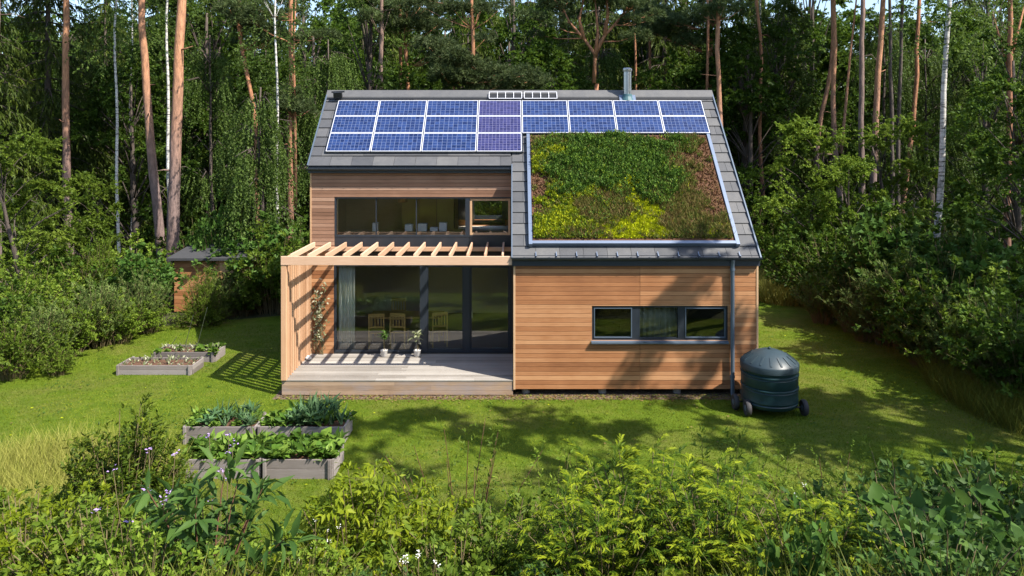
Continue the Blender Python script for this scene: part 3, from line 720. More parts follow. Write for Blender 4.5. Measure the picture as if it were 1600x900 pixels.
# ------------------------------------------------------------------ windows
def pane(x0, x1, y, z0, z1, parent, name='pane'):
    return MB().box(x0, x1, y, y+.008, z0, z1).build(name, M['glass'], parent)
def rect(mb, x0, x1, z0, z1, y0, y1, wd, t=.5):
    mb.box(x0, x1, y0, y1, z0, z0+wd, t); mb.box(x0, x1, y0, y1, z1-wd, z1, t)
    mb.box(x0, x0+wd, y0, y1, z0+wd, z1-wd, t); mb.box(x1-wd, x1, y0, y1, z0+wd, z1-wd, t)
def rx(px): return gx(px, YR)
# upper ribbon window with spandrel below
mb = MB(); y0, y1 = YR+.02, YR+.14
zb = 3.70
rect(mb, -5.028, -.002, zb, 4.828, y0, y1, .045); mb.box(rx(727), rx(734), y0, y1, zb+.045, 4.783)
for p in (587, 650): mb.box(rx(p)-.012, rx(p)+.012, y0+.03, y1, zb+.045, 4.783)
UWo = mb.build('window', M['frame'], HR)
pane(-4.98, rx(727), y0+.06, zb+.045, 4.783, UWo); pane(rx(734)+.06, -.10, y0+.06, zb+.1, 4.74, UWo)
mb = MB(); rect(mb, rx(734)+.002, -.048, zb+.047, 4.781, y0+.03, y1+.02, .06, .4); mb.box(-4.98, rx(727)-.002, y0+.08, y1+.04, zb+.047, zb+.08, .6); mb.box(-4.982, -4.95, y0+.08, y1+.04, zb+.08, 4.78, .6)
mb.build('window_frame', M['trim'], UWo)
mb = MB(); mb.box(-5.028, rx(733), YR+.03, YR+.06, 3.37, zb-.002); mb.box(rx(733)+.012, -.002, YR+.03, YR+.06, 3.37, zb-.002); mb.box(-5.028, -.002, YR+.065, YR+.1, 3.37, zb-.002)
mb.build('spandrel_panel', M['spandrel'], HR)
# sliding glass doors
mb = MB(); y0, y1 = YR+.03, YR+.16
rect(mb, -5.048, -.002, .422, 2.928, y0, y1, .06)
mb.box(rx(656), rx(667), y0-.02, y1, .482, 2.868); mb.box(rx(724), rx(734), y0-.02, y1, .482, 2.868)
DR = mb.build('glass_door', M['frame'], HR)
mb = MB(); rect(mb, rx(734)+.003, -.064, .484, 2.866, y0+.02, y1-.03, .05); rect(mb, rx(667)+.003, rx(724)-.003, .484, 2.866, y0+.02, y1-.03, .03)
mb.build('door_leaf', M['frame'], DR)
pane(-4.988, rx(656)-.001, y0+.05, .482, 2.868, DR); pane(rx(667)+.034, rx(724)-.034, y0+.05, .515, 2.835, DR); pane(rx(734)+.054, -.115, y0+.05, .535, 2.815, DR)
MB().box(rx(737), rx(737)+.03, y0-.05, y0-.02, 1.4, 1.6).build('door_handle', M['steel'], DR)
# lower right window
mb = MB(); y0, y1 = YF+.04, YF+.15; x0, x1, z0, z1 = WIN
rect(mb, x0+.002, x1-.002, z0+.002, z1-.002, y0, y1, .05); m1, m2 = gx(988, YF), gx(1000, YF); m3, m4 = gx(1060, YF), gx(1071, YF)
mb.box(m1, m2, y0, y1, z0+.052, z1-.052); mb.box(m3, m4, y0, y1, z0+.052, z1-.052)
LW = mb.build('window', M['frame'], HR)
mb = MB(); rect(mb, x0+.054, m1-.002, z0+.054, z1-.054, y0-.015, y0+.05, .022); mb.build('window_frame', M['pipe'], LW); mb = MB(); rect(mb, m4+.002, x1-.054, z0+.054, z1-.054, y0-.015, y0+.05, .022); mb.build('window_frame', M['pipe'], LW)
pane(x0+.08, m1-.03, y0+.03, z0+.08, z1-.08, LW); pane(m2, m3, y0+.05, z0+.052, z1-.052, LW); pane(m4+.03, x1-.08, y0+.03, z0+.08, z1-.08, LW)
mb = MB(); mb.prism_x([(YF+.04, 1.402), (YF-.09, 1.375), (YF-.09, 1.335), (YF-.08, 1.335), (YF-.08, 1.36), (YF+.04, 1.385)], x0-.02, x1+.0); mb.build('window_sill', M['pipe'], LW)
# back window upstairs frame
# ------------------------------------------------------------------ deck
DK = empty('timber_deck', (-2.87, 19.3, 0)); tag(DK, 'raised grey timber deck in front of the glass doors', 'deck')
mb = MB(); y = YF+.002; nb = 16; pw = (YR-.01-y)/nb
for k in range(nb):
    x = -5.80
    while x < .02:
        xe = min(x+float(rng.uniform(2.2, 4.2)), .028)
        if .028-xe < .5: xe = .028
        mb.box(x, xe-.003, y+k*pw, y+(k+1)*pw-.006, .372, .40, float(np.clip(rng.normal(.52, .2), 0, 1))); x = xe
mb.build('deck_boards', M['deck'], DK)
mb = MB()
for k in range(3):
    x = -5.79; z = .03+k*.114
    for xe in sorted(rng.uniform(-4.5, -1, 1).tolist())+[.025]:
        mb.box(x, xe-.002, YF+.012, YF+.04, z, z+.109, float(np.clip(rng.normal(.5, .28), 0, 1))); x = xe
    mb.box(-5.79, -5.762, YF+.041, YR, z, z+.109, float(rng.uniform(.2, .8)))
mb.build('deck_fascia', M['deckface'], DK)
MB().box(-5.75, .02, YF+.06, YR-.02, .06, .368).build('deck_base', M['core'], DK)
# ------------------------------------------------------------------ pergola
PG = empty('timber_pergola', (-2.87, 19.3, .4)); tag(PG, 'pale larch pergola with slatted side standing over the deck', 'pergola')
MB().box(-5.80, .045, YF-.055, YF-.012+.03, 3.30, 3.52, .6).build('beam', M['larch_x'], PG, bevel=.006)
MB().box(-5.80, -5.665, YF-.04, YF+.08, .402, 3.299, .6).build('post', M['larch_z'], PG, bevel=.006)
MB().box(-5.80, -5.71, YF+.09, YR-.05, 3.32, 3.45, .45).build('beam', M['larch_y'], PG, bevel=.005)
MB().box(-5.66, .03, YR-.05, YR-.004, 3.30, 3.42, .4).build('ledger', M['larch_x'], PG, bevel=.004)
for k in range(13):
    xk = -5.60+k*.445
    MB().box(xk, xk+.05, YF+.022, YR-.052, 3.425, 3.565, float(rng.uniform(.3, .9))).build('rafter', M['larch_y'], PG, bevel=.004)
for k in range(11):
    yk = YF+.20+k*.192
    MB().box(-5.795, -5.675, yk, yk+.05, .402, 3.318, float(rng.uniform(.15, .95))).build('slat', M['larch_z'], PG, bevel=.004)

# ------------------------------------------------------------------ furnishing
CH = []
def chair(x, y, rz, label):
    r = empty('dining_chair', (x, y, .40), rz); tag(r, label, 'chair', 'dining chairs behind the glass')
    W_ = .21
    if not CH:
        def bb(name, f):
            mb = MB(); f(mb); o = mb.build(name, M['chairwood'], r, world=False, bevel=.004); CH.append((name, o.data)); return o
        for sx in (-1, 1):
            bb('leg', lambda m, sx=sx: m.box(sx*W_-.02, sx*W_+.02, -.21, -.17, 0, .44)); bb('leg', lambda m, sx=sx: m.box(sx*W_-.02, sx*W_+.02, .19, .23, 0, .44))
        bb('seat', lambda m: m.box(-.24, .24, -.22, .24, .44, .475))
        def back(m):
            for sx in (-1, 1): m.box(sx*W_-.02, sx*W_+.02, -.22, -.185, .475, 1.02)
            m.box(-.19, .19, -.215, -.19, .92, 1.02); m.box(-.19, .19, -.215, -.19, .60, .65)
            for k in range(4): m.box(-.14+k*.087, -.11+k*.087, -.21, -.195, .65, .92)
        bb('backrest', back)
    else:
        for nme, me in CH: link(nme, me, None, r)
chair(-3.95, 21.15, .12, 'yellow wooden chair nearest the pale curtain behind the glass')
chair(-3.30, 21.2, -.1, 'yellow wooden chair in the middle of the dining table near side')
chair(-2.15, 21.3, .25, 'yellow wooden chair behind the dark door mullion')
chair(-3.6, 22.8, math.pi, 'yellow wooden chair on the far side of the dining table')
TB = empty('dining_table', (-3.2, 22.0, .40)); tag(TB, 'wooden dining table standing behind the large glass pane', 'table')
MB().box(-4.3, -2.1, 21.6, 22.45, 1.11, 1.15).build('tabletop', M['chairwood'], TB, bevel=.005)
for a_, b_ in ((-4.22, 21.68), (-2.18, 21.68), (-4.22, 22.37), (-2.18, 22.37)): MB().box(a_-.035, a_+.035, b_-.035, b_+.035, .40, 1.109).build('leg', M['chairwood'], TB)
def curtain(name, label, mat, x0, x1, y, z0, z1, folds):
    n = 60; vs = []; fs = []
    for i in range(n+1):
        x = x0+(x1-x0)*i/n; yy = y+.035*math.sin(i/n*folds*6.283)+.01*math.sin(i*1.7)
        vs += [(x, yy, z0), (x, yy+.012*math.sin(i), z1)]
    fs = [(2*i, 2*i+2, 2*i+3, 2*i+1) for i in range(n)]
    mb = MB(); mb.add(vs, fs); o = mb.build(name, mat, smooth=True)
    s = o.modifiers.new('s', 'SOLIDIFY'); s.thickness = .004
    tag(o, label, 'curtain')
curtain('curtain', 'pale full length curtain hanging at the left end of the glass doors', M['curtain'], -4.97, -4.50, YR+.30, .41, 2.95, 6)
curtain('curtain', 'beige short curtain behind the middle pane of the low ribbon window', M['curtain2'], 3.15, 4.35, YF+.38, 1.2, 2.5, 9)
# upstairs room
bxs = [(588,.16,.24,'narrow white box on the upstairs counter beside the glass'),(640,.22,.20,'pale box in the middle of the upstairs counter'),(661,.26,.22,'square white box on the upstairs counter, widest of them'),(679,.22,.11,'flat white box low on the upstairs counter'),(693,.22,.25,'tall white box at the right end of the upstairs counter')]
ct = MB().box(-4.9, -1.45, 21.05, 21.6, 3.29, 3.78); o = ct.build('counter', M['roomwood']); tag(o, 'long wooden counter standing behind the upstairs window', 'counter')
for px_, wd, h, lab in bxs:
    x = gx(px_, 21.3); o = MB().box(x-wd/2, x+wd/2, 21.1, 21.3, 3.782, 3.782+h).build('storage_box', M['card'], bevel=.006); tag(o, lab, 'box', 'white boxes upstairs')
cb = empty('wall_cabinet', (-2.6, 23.9, 3.29)); tag(cb, 'brown wooden cabinet against the back of the upstairs room', 'cabinet')
MB().box(-3.6, -1.9, 23.6, 24.09, 3.29, 4.7).build('body', M['roomwood'], cb)
for k in range(3): MB().box(-3.58+k*.57, -3.04+k*.57, 23.57, 23.598, 3.32, 4.66, .3+.2*k).build('door', M['chairwood'], cb)
lp = empty('pendant_lamp', (gx(629, 22), 22, 4.75)); tag(lp, 'small amber pendant lamp hanging in the upstairs room', 'lamp')
MB().lathe([(.10, 4.55), (.16, 4.56), (.13, 4.78), (.03, 4.8)], (gx(629, 22), 22, 0), 20).build('lamp_shade', M['lamp'], lp)
MB().tube([(gx(629, 22), 22, 4.8), (gx(629, 22), 22, 6.9)], .006, 5).build('cord', M['black'], lp)

# potted plants on the deck
def pot(px_, label, seed, tall):
    d = 20.22; x = gx(px_, d); r = empty('potted_plant', (x, d, .40)); tag(r, label, 'potted plant', 'slender pot plants on the deck')
    MB().lathe([(.065, 0), (.085, .02), (.10, .17), (.105, .175), (.09, .18), (.088, .15)], (0, 0, 0), 20).build('pot', M['pot'], r, world=False, autos=45)
    rg = np.random.default_rng(seed); mb = MB(); mb.tube([(0, 0, .12), (.02, 0, .3), (.0, .01, .46)], [.012, .010, .008], 6); mb.build('stem', M['stem'], r, world=False)
    lb = LB(); k = 26; D = rdir(rg, k, .0, .9); S = np.tile([0, .01, .45], (k, 1))+rg.normal(0, .03, (k, 3)); S[:, 2] += rg.uniform(0, .2, k)
    lb.leaves(S, D, UP+rdir(rg, k)*.4, rg.uniform(.14, .26, k)*tall, .06, rg.uniform(.2, .8, k), 'lance')
    link('foliage', lb.mesh('pot_foliage'), L['sedge' if seed == 2 else 'heart'], r)
pot(600, 'slender potted plant in a white pot on the deck, nearer the curtain', 1, .9)
pot(652, 'pale leaved potted plant in a white pot before the dark mullion', 2, 1.15)
o = MB().lathe([(.02, 0), (.08, .02), (.09, .06), (.05, .11), (.01, .12)], (gx(482, 19.9), 19.9, .401), 10).build('stone', M['pot']); tag(o, 'white stone lying at the left side of the deck', 'stone')
# climbing plant on the narrow wall
rg = np.random.default_rng(4); cl = empty('climbing_plant', (-5.42, 20.38, .40)); tag(cl, 'twisting pale leaved climber on the narrow wall by the pergola slats', 'climbing plant')
mb = MB(); lb = LB(); S = []
for k in range(7):
    pts = [Vector((-5.42+.12*math.sin(i*.9+k*1.3)+rg.normal(0, .04), 20.40+rg.normal(0, .02), .40+i*.24*(.75+.05*k))) for i in range(9)]
    mb.tube(pts, np.linspace(.014, .006, 9), 5); S += [np.array(p) for p in pts[2:]]
mb.build('stem', M['stem'], cl)
S = np.repeat(np.array(S), 4, 0)-np.array(off(cl)); n = len(S); D = rdir(rg, n); D[:, 1] = -abs(D[:, 1])*.6
lb.leaves(S+rg.normal(0, .05, (n, 3))*np.array([1, .3, 1]), D, np.array([0, -1, .5])+rdir(rg, n)*.6, rg.uniform(.05, .11, n), .05, rg.uniform(0, 1, n), 'leaf')
link('foliage', lb.mesh('climber'), L['sedge'], cl)

# ------------------------------------------------------------------ wheeled tank
M['tank'] = plain('dark_green_plastic', (.007,.030,.036), .42, var=.2, scale=3)
M['tank_lid'] = plain('dusty_green_plastic', (.028,.046,.056), .45, var=.25, scale=4)
tx, ty = gx(1201, 17.25), 17.2
TK = empty('compost_bin', (tx, ty, 0)); tag(TK, 'round dark green composter on wheels beside the house corner', 'composter')
def bz(z): return .20+(z-.16)*1.13
mb = MB(); mb.lathe([(r_, bz(z_)) for r_, z_ in ((.40, .16), (.60, .16), (.635, .20), (.648, .24), (.628, .26), (.645, .28), (.648, .30), (.640, .32), (.645, .50), (.630, .52), (.660, .535), (.660, .56), (.630, .575), (.645, .60), (.648, .77), (.632, .79), (.662, .805), (.662, .83), (.632, .845), (.648, .87), (.655, .90))], (tx, ty, 0), 48)
mb.build('body', M['tank'], TK, autos=30)
mb = MB(); mb.lathe([(.650, 1.04), (.664, 1.045), (.667, 1.17), (.655, 1.195), (.40, 1.375), (.20, 1.455), (.07, 1.475)], (tx, ty, 0), 48)
for k in range(16):
    a = 2*math.pi*(k+.3)/16; d = Vector((math.cos(a), math.sin(a), 0)); e = Vector((-d.y, d.x, 0))
    mb.obox(Vector((tx, ty, 1.298))+d*.51, Matrix((d*.817+Vector((0, 0, -.577)), e, d*.577+Vector((0, 0, .817)))).transposed(), .26, .04, .026)
LID = mb.build('lid', M['tank_lid'], TK, autos=35)
MB().lathe([(.03, 1.47), (.035, 1.50), (.02, 1.525), (.008, 1.53)], (tx, ty, 0), 14).build('knob', M['tank'], LID)
mb = MB(); mb.tube([(tx-.3, ty-.28, .19), (tx-.3, ty-.28, .26)], .02, 6); mb.tube([(tx+.3, ty-.28, .19), (tx+.3, ty-.28, .26)], .02, 6); mb.tube([(tx-.3, ty+.1, .19), (tx-.3, ty+.1, .26)], .02, 6); mb.tube([(tx+.3, ty+.1, .19), (tx+.3, ty+.1, .26)], .02, 6); mb.build('undercarriage', M['black'], TK)
mb = MB(); mb.tube([(tx-.62, ty-.28, .19), (tx+.72, ty-.28, .19)], .02, 8); mb.tube([(tx-.75, ty+.1, .19), (tx+.5, ty+.1, .19)], .02, 8); mb.build('axle', M['black'], TK)
for wx, wy in ((tx-.62, ty-.30), (tx-.78, ty+.10), (tx+.71, ty-.28)):
    mb = MB(); mb.lathe([(.10, -.05), (.165, -.055), (.185, -.03), (.185, .03), (.165, .055), (.10, .05)], (wx, wy, .185), 28, axis='x'); W1 = mb.build('wheel', M['rubber'], TK, autos=40)
    mb = MB(); mb.lathe([(.02, -.062), (.05, -.06), (.102, -.035), (.102, .035), (.05, .06), (.02, .062)], (wx, wy, .185), 20, axis='x')
    mb.build('hub', M['pipe'], W1, autos=40)

# ------------------------------------------------------------------ raised beds
def bed(x0, x1, y0, y1, h, label, group, soilz=.06):
    r = empty('raised_bed', ((x0+x1)/2, (y0+y1)/2, 0), float(rng.normal(0, .006))); tag(r, label, 'raised bed', group)
    cx, cy = (x0+x1)/2, (y0+y1)/2; a, b = (x1-x0)/2, (y1-y0)/2
    mb = MB(); nrow = 2
    for k in range(nrow):
        z0, z1 = k*h/nrow+.002, (k+1)*h/nrow-.004; e = float(rng.uniform(0, .008))
        for s in (-1, 1):
            mb.box(-a, a, s*b-.018+e, s*b+.018+e, z0, z1, float(rng.uniform(.2, .9)))
            mb.box(s*a-.018, s*a+.018, -b+.03, b-.03, z0, z1, float(rng.uniform(.2, .9)))
    mb.build('boards', M['bed'], r, world=False, bevel=.004)
    for sx in (-1, 1):
        for sy in (-1, 1):
            MB().box(sx*(a-.055)-.03, sx*(a-.055)+.03, sy*(b+.04)-.02, sy*(b+.04)+.02, 0, h+.012, float(rng.uniform(.3, .8))).build('corner_post', M['bed'], r, world=False, bevel=.004)
    MB().box(-a+.02, a-.02, -b+.02, b-.02, .003, h-soilz, .5).build('soil', M['soil'], r, world=False)
    return (x0, x1, y0, y1, h-soilz)
B1 = bed(-6.35, -4.80, 13.75, 14.6, .37, 'grey board bed nearest the camera, its end half hidden by the big leafed plant', 'vegetable beds on the front lawn')
B2 = bed(-4.74, -3.40, 13.75, 14.6, .37, 'grey board bed of broad leafed plants, nearest the camera with its end in view', 'vegetable beds on the front lawn')
B3 = bed(-6.98, -5.46, 15.35, 16.1, .36, 'grey board bed of low dark greens behind the front pair, farther from the composter', 'vegetable beds on the front lawn')
B4 = bed(-5.40, -3.56, 15.35, 16.1, .36, 'grey board bed of tall kale and leeks behind the front pair', 'vegetable beds on the front lawn')
B5 = bed(-10.85, -8.78, 19.85, 20.6, .26, 'nearly bare grey board bed, nearer of the two by the left bushes', 'beds by the left bushes')
B6 = bed(-10.4, -8.62, 21.0, 21.75, .29, 'grey board bed with thin stakes, farther of the two by the left bushes', 'beds by the left bushes')
VEG = {}
def vegmesh(key, seed, n, zlo, zhi, ln, wd, tpl, mat, lift=0.0):
    rg = np.random.default_rng(seed); lb = LB(); D = rdir(rg, n, zlo, zhi); q = rg.uniform(.55, 1.1, n)
    S = np.stack([rg.normal(0, .03, n), rg.normal(0, .03, n), rg.uniform(-.01, lift+.02, n)], 1)
    lb.leaves(S+D*.05, D, UP*.8+rdir(rg, n)*.7, ln*q, wd*q, rg.uniform(.1, .9, n), tpl); me = lb.mesh(key); me.materials.append(L[mat]); VEG[key] = me
for i in range(2):
    vegmesh('kale%d' % i, 20+i, 34, .35, .97, .25, .085, 'leaf', 'kale', .18); vegmesh('leek%d' % i, 30+i, 16, .8, .99, .46, .04, 'blade', 'kale')
    vegmesh('squash%d' % i, 40+i, 44, .05, .85, .17, .15, 'heart', 'veg', .16); vegmesh('lettuce%d' % i, 50+i, 40, .1, .9, .14, .11, 'heart', 'veg', .05); vegmesh('stub%d' % i, 60+i, 8, .2, .95, .15, .06, 'leaf', 'sedge')
    vegmesh('chard%d' % i, 70+i, 26, .4, .95, .24, .10, 'leaf', 'veg', .10)
def sow(b, kinds, nx_, ny_, label, cat, group, name, s=(.8, 1.2)):
    x0, x1, y0, y1, z = b
    for i in range(nx_):
        for j in range(ny_):
            k = kinds[int(rng.integers(len(kinds)))]
            o = link(name, VEG[k], None, None, (x0+(x1-x0)*(i+.5)/nx_+float(rng.normal(0, .03)), y0+(y1-y0)*(j+.5)/ny_+float(rng.normal(0, .03)), z), (0, 0, float(rng.uniform(0, 6.28))), (float(rng.uniform(*s)),)*3)
            tag(o, label, cat, group)
sow(B1, ['squash0', 'chard0', 'lettuce0', 'lettuce1'], 7, 4, 'light green broad leafed vegetable in the bed half hidden by the big leafed plant', 'vegetable', 'greens in the half hidden near bed', 'squash_plant')
sow(B2, ['squash0', 'squash1', 'chard1'], 6, 3, 'mid green broad leafed vegetable in the near bed with its end in view', 'vegetable', 'greens in the near bed', 'squash_plant')
sow(B3, ['kale0', 'kale1', 'leek0', 'lettuce0', 'chard0'], 8, 3, 'blue green leafy vegetable in the far bed of low dark greens', 'vegetable', 'greens in the low dark bed', 'kale_plant', (.6, .95))
x0, x1, y0, y1, z = B4; w4 = x1-x0
sow((x0, x0+w4*.3, y0, y1, z), ['lettuce0', 'lettuce1'], 3, 2, 'bright green lettuce at the end of the bed of tall kale', 'lettuce', 'lettuces in the tall kale bed', 'lettuce_plant')
sow((x0+w4*.3, x0+w4*.78, y0, y1, z), ['kale0', 'kale1', 'leek0', 'leek1', 'chard1'], 7, 3, 'tall blue green kale or leek in the middle of its bed', 'kale', 'tall greens in the kale bed', 'kale_plant', (.95, 1.35))
sow((x0+w4*.78, x1, y0, y1, z), ['lettuce1', 'leek0'], 2, 2, 'pale green head vegetable at the lawn end of the bed of tall kale', 'vegetable', 'pale heads in the kale bed', 'lettuce_plant')
sow(B5, ['stub0', 'stub1'], 8, 3, 'withered small seedling in the nearly bare bed', 'seedling', 'seedlings in the bare bed', 'seedling', (.6, 1.1))
sow(B6, ['stub0', 'stub1', 'lettuce0'], 8, 3, 'small scruffy vegetable in the bed with thin stakes', 'vegetable', 'plants in the staked bed', 'seedling', (.6, 1.2))
def stake(p, q, label):
    o = MB().tube([p, q], .009, 6).build('stake', M['steel']); tag(o, label, 'stake', 'thin stakes in the far bed')
stake((-9.35, 21.4, .2), at(324, 480, 21.4), 'leaning pale stake in the far bed, tallest and nearest the house')
stake((-9.72, 21.45, .2), at(302, 492, 21.5), 'upright pale stake between two others in the far bed')
stake((-10.15, 21.3, .2), at(276, 526, 21.3), 'short pale stake in the far bed, closest to the bushes')

# ------------------------------------------------------------------ shed
SH = empty('garden_shed', (-11.2, 28, 0)); tag(SH, 'small orange timber shed with flat dark roof behind the left bushes', 'shed')
mb = MB(); clad(mb, -12.6, -9.7, .05, 1.95, 27.0, 27.03, [], pitch=.15); mb.box(-12.6, -9.7, 27.032, 29, .05, 1.95, .4); mb.build('wall', M['clad'], SH)
mb = MB(); mb.prism_x([(26.8, 1.98), (29.2, 2.25), (29.2, 2.33), (26.8, 2.07)], -12.8, -9.5); mb.build('roof', M['shedroof'], SH)
MB().box(-10.9, -10.1, 26.985, 26.999, .1, 1.85).build('door', M['roomwood'], SH)

# ------------------------------------------------------------------ trees
proto('broadA', gen_broad, 'broad', 'bark_dark', seed=1, H=12, Rr=3.3)
proto('broadB', gen_broad, 'broad', 'bark_dark', seed=2, H=14, Rr=3.0, ncl=64)
proto('broadC', gen_broad, 'bush', 'bark_dark', seed=3, H=9, Rr=2.8, ncl=60, per=24, leaf=.13, base=.04)
proto('birchA', gen_broad, 'birch', 'bark_dark', seed=4, H=15, Rr=2.4, ncl=70, per=22, leaf=.11)
proto('highA', gen_broad, 'broad', 'bark_dark', seed=15, H=15, Rr=2.6, base=.6, ncl=17, per=20, leaf=.16)
proto('highB', gen_broad, 'broad', 'bark_dark', seed=16, H=15, Rr=3.4, base=.5, ncl=60, per=22, leaf=.18)
proto('weepA', gen_weep, 'birch', 'bark_dark', seed=6)
proto('weepB', gen_weep, 'birch', 'bark_dark', seed=7, H=13, Rr=3.2, ns=620)
proto('spruceA', gen_spruce, 'spruce', 'bark_dark', seed=8)
proto('spruceB', gen_spruce, 'spruce', 'bark_dark', seed=9, H=15, Rr=3.0, lev=28)
proto('pineA', gen_pinecrown, 'pine', 'bark_red', seed=12)
proto('pineB', gen_pinecrown, 'pine', 'bark_red', seed=13, H=9, Rr=3.2, nc=42)
proto('pineC', gen_pinecrown, 'pine', 'bark_red', seed=14, H=5, Rr=2.2, nc=26)
rng = np.random.default_rng(77)
def pine(pxb, pxt, d, wpx, label, bark='bark_pine', kink=0.0, H=None, crown='pineA', cs=1.0, clumps=None, forks=None, name='pine_tree', cat='pine', group='tall pines at the forest edge', stubs=3):
    z0 = CZ+HZ*d/F; xb, xt = gx(pxb, d), gx(pxt, d); pyg = HZ+CZ*F/d
    H = H or z0+float(rng.uniform(2.5, 5)); r = wpx/2*d/F
    root = empty(name, (xb, d, 0)); tag(root, label, cat, group)
    sx = (xt-xb)/z0; n = 14; zs = np.linspace(0, H, n)
    ph = float(rng.uniform(0, 6)); pts = [Vector((sx*z+kink*math.sin(z*.62+ph)*min(1, z/3)+float(rng.normal(0, .02)), .25*math.sin(z*.2+ph), z)) for z in zs]
    mb = MB(); mb.tube(pts, [r*(1.18-.55*i/(n-1))*(1.25 if i == 0 else 1)*float(rng.uniform(.96, 1.04)) for i in range(n)], 10)
    for k in range(stubs):
        i = int(rng.integers(3, n-2)); a = float(rng.uniform(0, 6.28)); p = pts[i]; l = float(rng.uniform(.3, 1.1))
        mb.tube([p, p+Vector((math.cos(a)*l*.6, math.sin(a)*l*.6, .05)), p+Vector((math.cos(a)*l, math.sin(a)*l, -.15+float(rng.uniform(0, .3))))], [r*.22, r*.14, r*.05], 5)
    lb = LB(); C = []; limbs = []
    for fk in (forks or []):                                   # limbs given as picture points (px,py)
        q = [Vector(at(px, py, d))-root.location for px, py in fk]
        mb.tube(q, np.linspace(r*.62, r*.2, len(q)), 8); limbs += [q[i].lerp(q[i+1], f) for i in range(len(q)-1) for f in (.3, .65, 1)]
    for (px, py, rr) in (clumps or []):
        m = max(2, int(rr*5)); c0 = np.array(Vector(at(px, py, d))-root.location)
        for j in range(m):
            c = c0+rng.normal(0, .55, 3)*rr*np.array([1.2, .9, .55]); C.append(c)
            cand = [p for p in pts[2:]+limbs if p.z < c[2]-.1] or pts[2:3]
            p = min(cand, key=lambda p: (p-Vector(c)).length)
            mb.tube([p, (p+Vector(c))/2+Vector((0, 0, -.12)), c], [min(.05, r*.22), min(.032, r*.14), .008], 5)
    mb.build('trunk', M[bark], root, smooth=True, world=False)
    if C:
        pine_tufts(lb, rng, C, rng.uniform(.45, .85, len(C)), 18, .24)
        link('crown', lb.mesh('pine_clumps'), L['pine'], root)
    else:
        tm, lm = PROTO[crown]; tp = pts[-1]; o = link('crown', lm, None, root, (tp.x, tp.y, H-1.5), (0, 0, float(rng.uniform(0, 6))), (cs,)*3)
        link('limbs', tm, None, o)
    return root
# left edge
pine(2, 0, 29, 8, 'greyish pine trunk cut by the left edge of the picture', 'bark_mauve')
pine(108, 107, 34, 11.5, 'straight orange pine trunk standing alone before the big spruce')
pine(255, 224, 32, 13, 'leaning orange pine trunk of the close pair near the shed')
pine(273, 284, 31, 17, 'thickest orange pine trunk of the close pair near the shed')
pine(418, 378, 36, 7, 'crooked thin pine with needle clumps beyond the weeping birch', 'bark_red', kink=.22, clumps=[(385,25,1.1),(410,50,1.0),(430,60,.8),(395,5,1.2)])
pine(455, 452, 35, 9, 'double stemmed orange pine with a low needle clump by the gable', 'bark_red', clumps=[(448,158,.9),(475,175,.7),(420,20,.9),(490,60,.7)], forks=[[(462,330),(461,180),(459,90),(462,0)]])
pine(596, 596, 40, 8, 'greyish pine rising behind the first solar panel column', 'bark_mauve', clumps=[(600,8,1.0),(575,30,.7)])
pine(625, 624, 43, 6, 'thin orange pine, slimmer of the pair behind the second panel column', 'bark_red', clumps=[(630,30,1.0)])
pine(640, 634, 42, 7, 'orange pine with blue green clumps behind the second panel column', 'bark_red', clumps=[(650,40,1.4),(672,58,1.0),(645,20,1.2),(690,82,.8)])
pine(722, 740, 38, 7, 'leaning red pine above the bushy young pine', 'bark_red', kink=.1, clumps=[(745,20,1.1),(705,12,1.1)])
pine(700, 712, 33, 5, 'bushy young blue green pine just behind the roof ridge', 'bark_red', H=9.8, clumps=[(745,112,1.6),(715,122,1.2),(790,125,1.1),(700,88,.9),(815,130,.8),(765,128,1.4),(735,100,1)], cat='young pine')
pine(928, 935, 39, 11, 'big red pine with many spreading limbs behind the ridge', 'bark_red', H=9.5, forks=[[(928,130),(930,85),(912,60),(890,35),(878,10)],[(930,85),(945,55),(968,30),(985,5)],[(930,90),(934,50),(930,0)],[(912,60),(905,30),(912,0)],[(945,55),(950,20),(946,-10)]],
     clumps=[(870,10,1.2),(900,-5,1.4),(985,8,1.3),(955,-8,1.5),(1000,30,.9),(855,35,.8)])
pine(1016, 1014, 44, 5, 'thin red pine just right of the flue', 'bark_red', clumps=[(1012,20,1.2),(1035,40,1.0)])
pine(997, 990, 48, 4, 'faint slim pine rising behind the flue', 'bark_red', clumps=[(995,10,1.3)])
pine(1098, 1112, 42, 9, 'leaning red pine under blue green clumps above the right roof end', 'bark_red', clumps=[(1085,50,1.4),(1065,60,1.1),(1110,20,1.4),(1050,30,1.2)])
pine(1126, 1124, 36, 8, 'pale orange pine trunk touching the right roof corner', 'bark_pine', kink=.06, clumps=[(1130,15,1.0)])
pine(1108, 1104, 40, 5, 'thin dim pine trunk between two thicker ones above the roof corner', 'bark_red')
pine(1198, 1182, 40, 6, 'slim red pine trunk alone in the dark gap beside the roof', 'bark_red', kink=.1)
pine(1275, 1300, 40, 7, 'crooked bare pine, leftmost of the bright trunks over the right bushes', 'bark_pine', kink=.22)
pine(1315, 1302, 38, 8, 'forked pine trunk with two tall limbs over the right bushes', 'bark_pine', kink=.1, forks=[[(1314,240),(1322,160),(1328,90),(1338,0),(1345,-60)]])
pine(1347, 1352, 33, 9, 'tall mauve pine trunk reaching lowest into the right bushes', 'bark_mauve')
pine(1362, 1381, 36, 10, 'broad orange pine trunk leaning right above the right bushes', 'bark_pine')
pine(1390, 1391, 37, 6, 'dark straight trunk beside the broad orange leaning pine', 'bark_dark')
pine(1404, 1411, 39, 6, 'dark slim trunk midway between orange pine and white birch', 'bark_dark')
pine(1406, 1436, 41, 7, 'dim brown pine leaning strongly towards the white birch', 'bark_red', kink=.08)
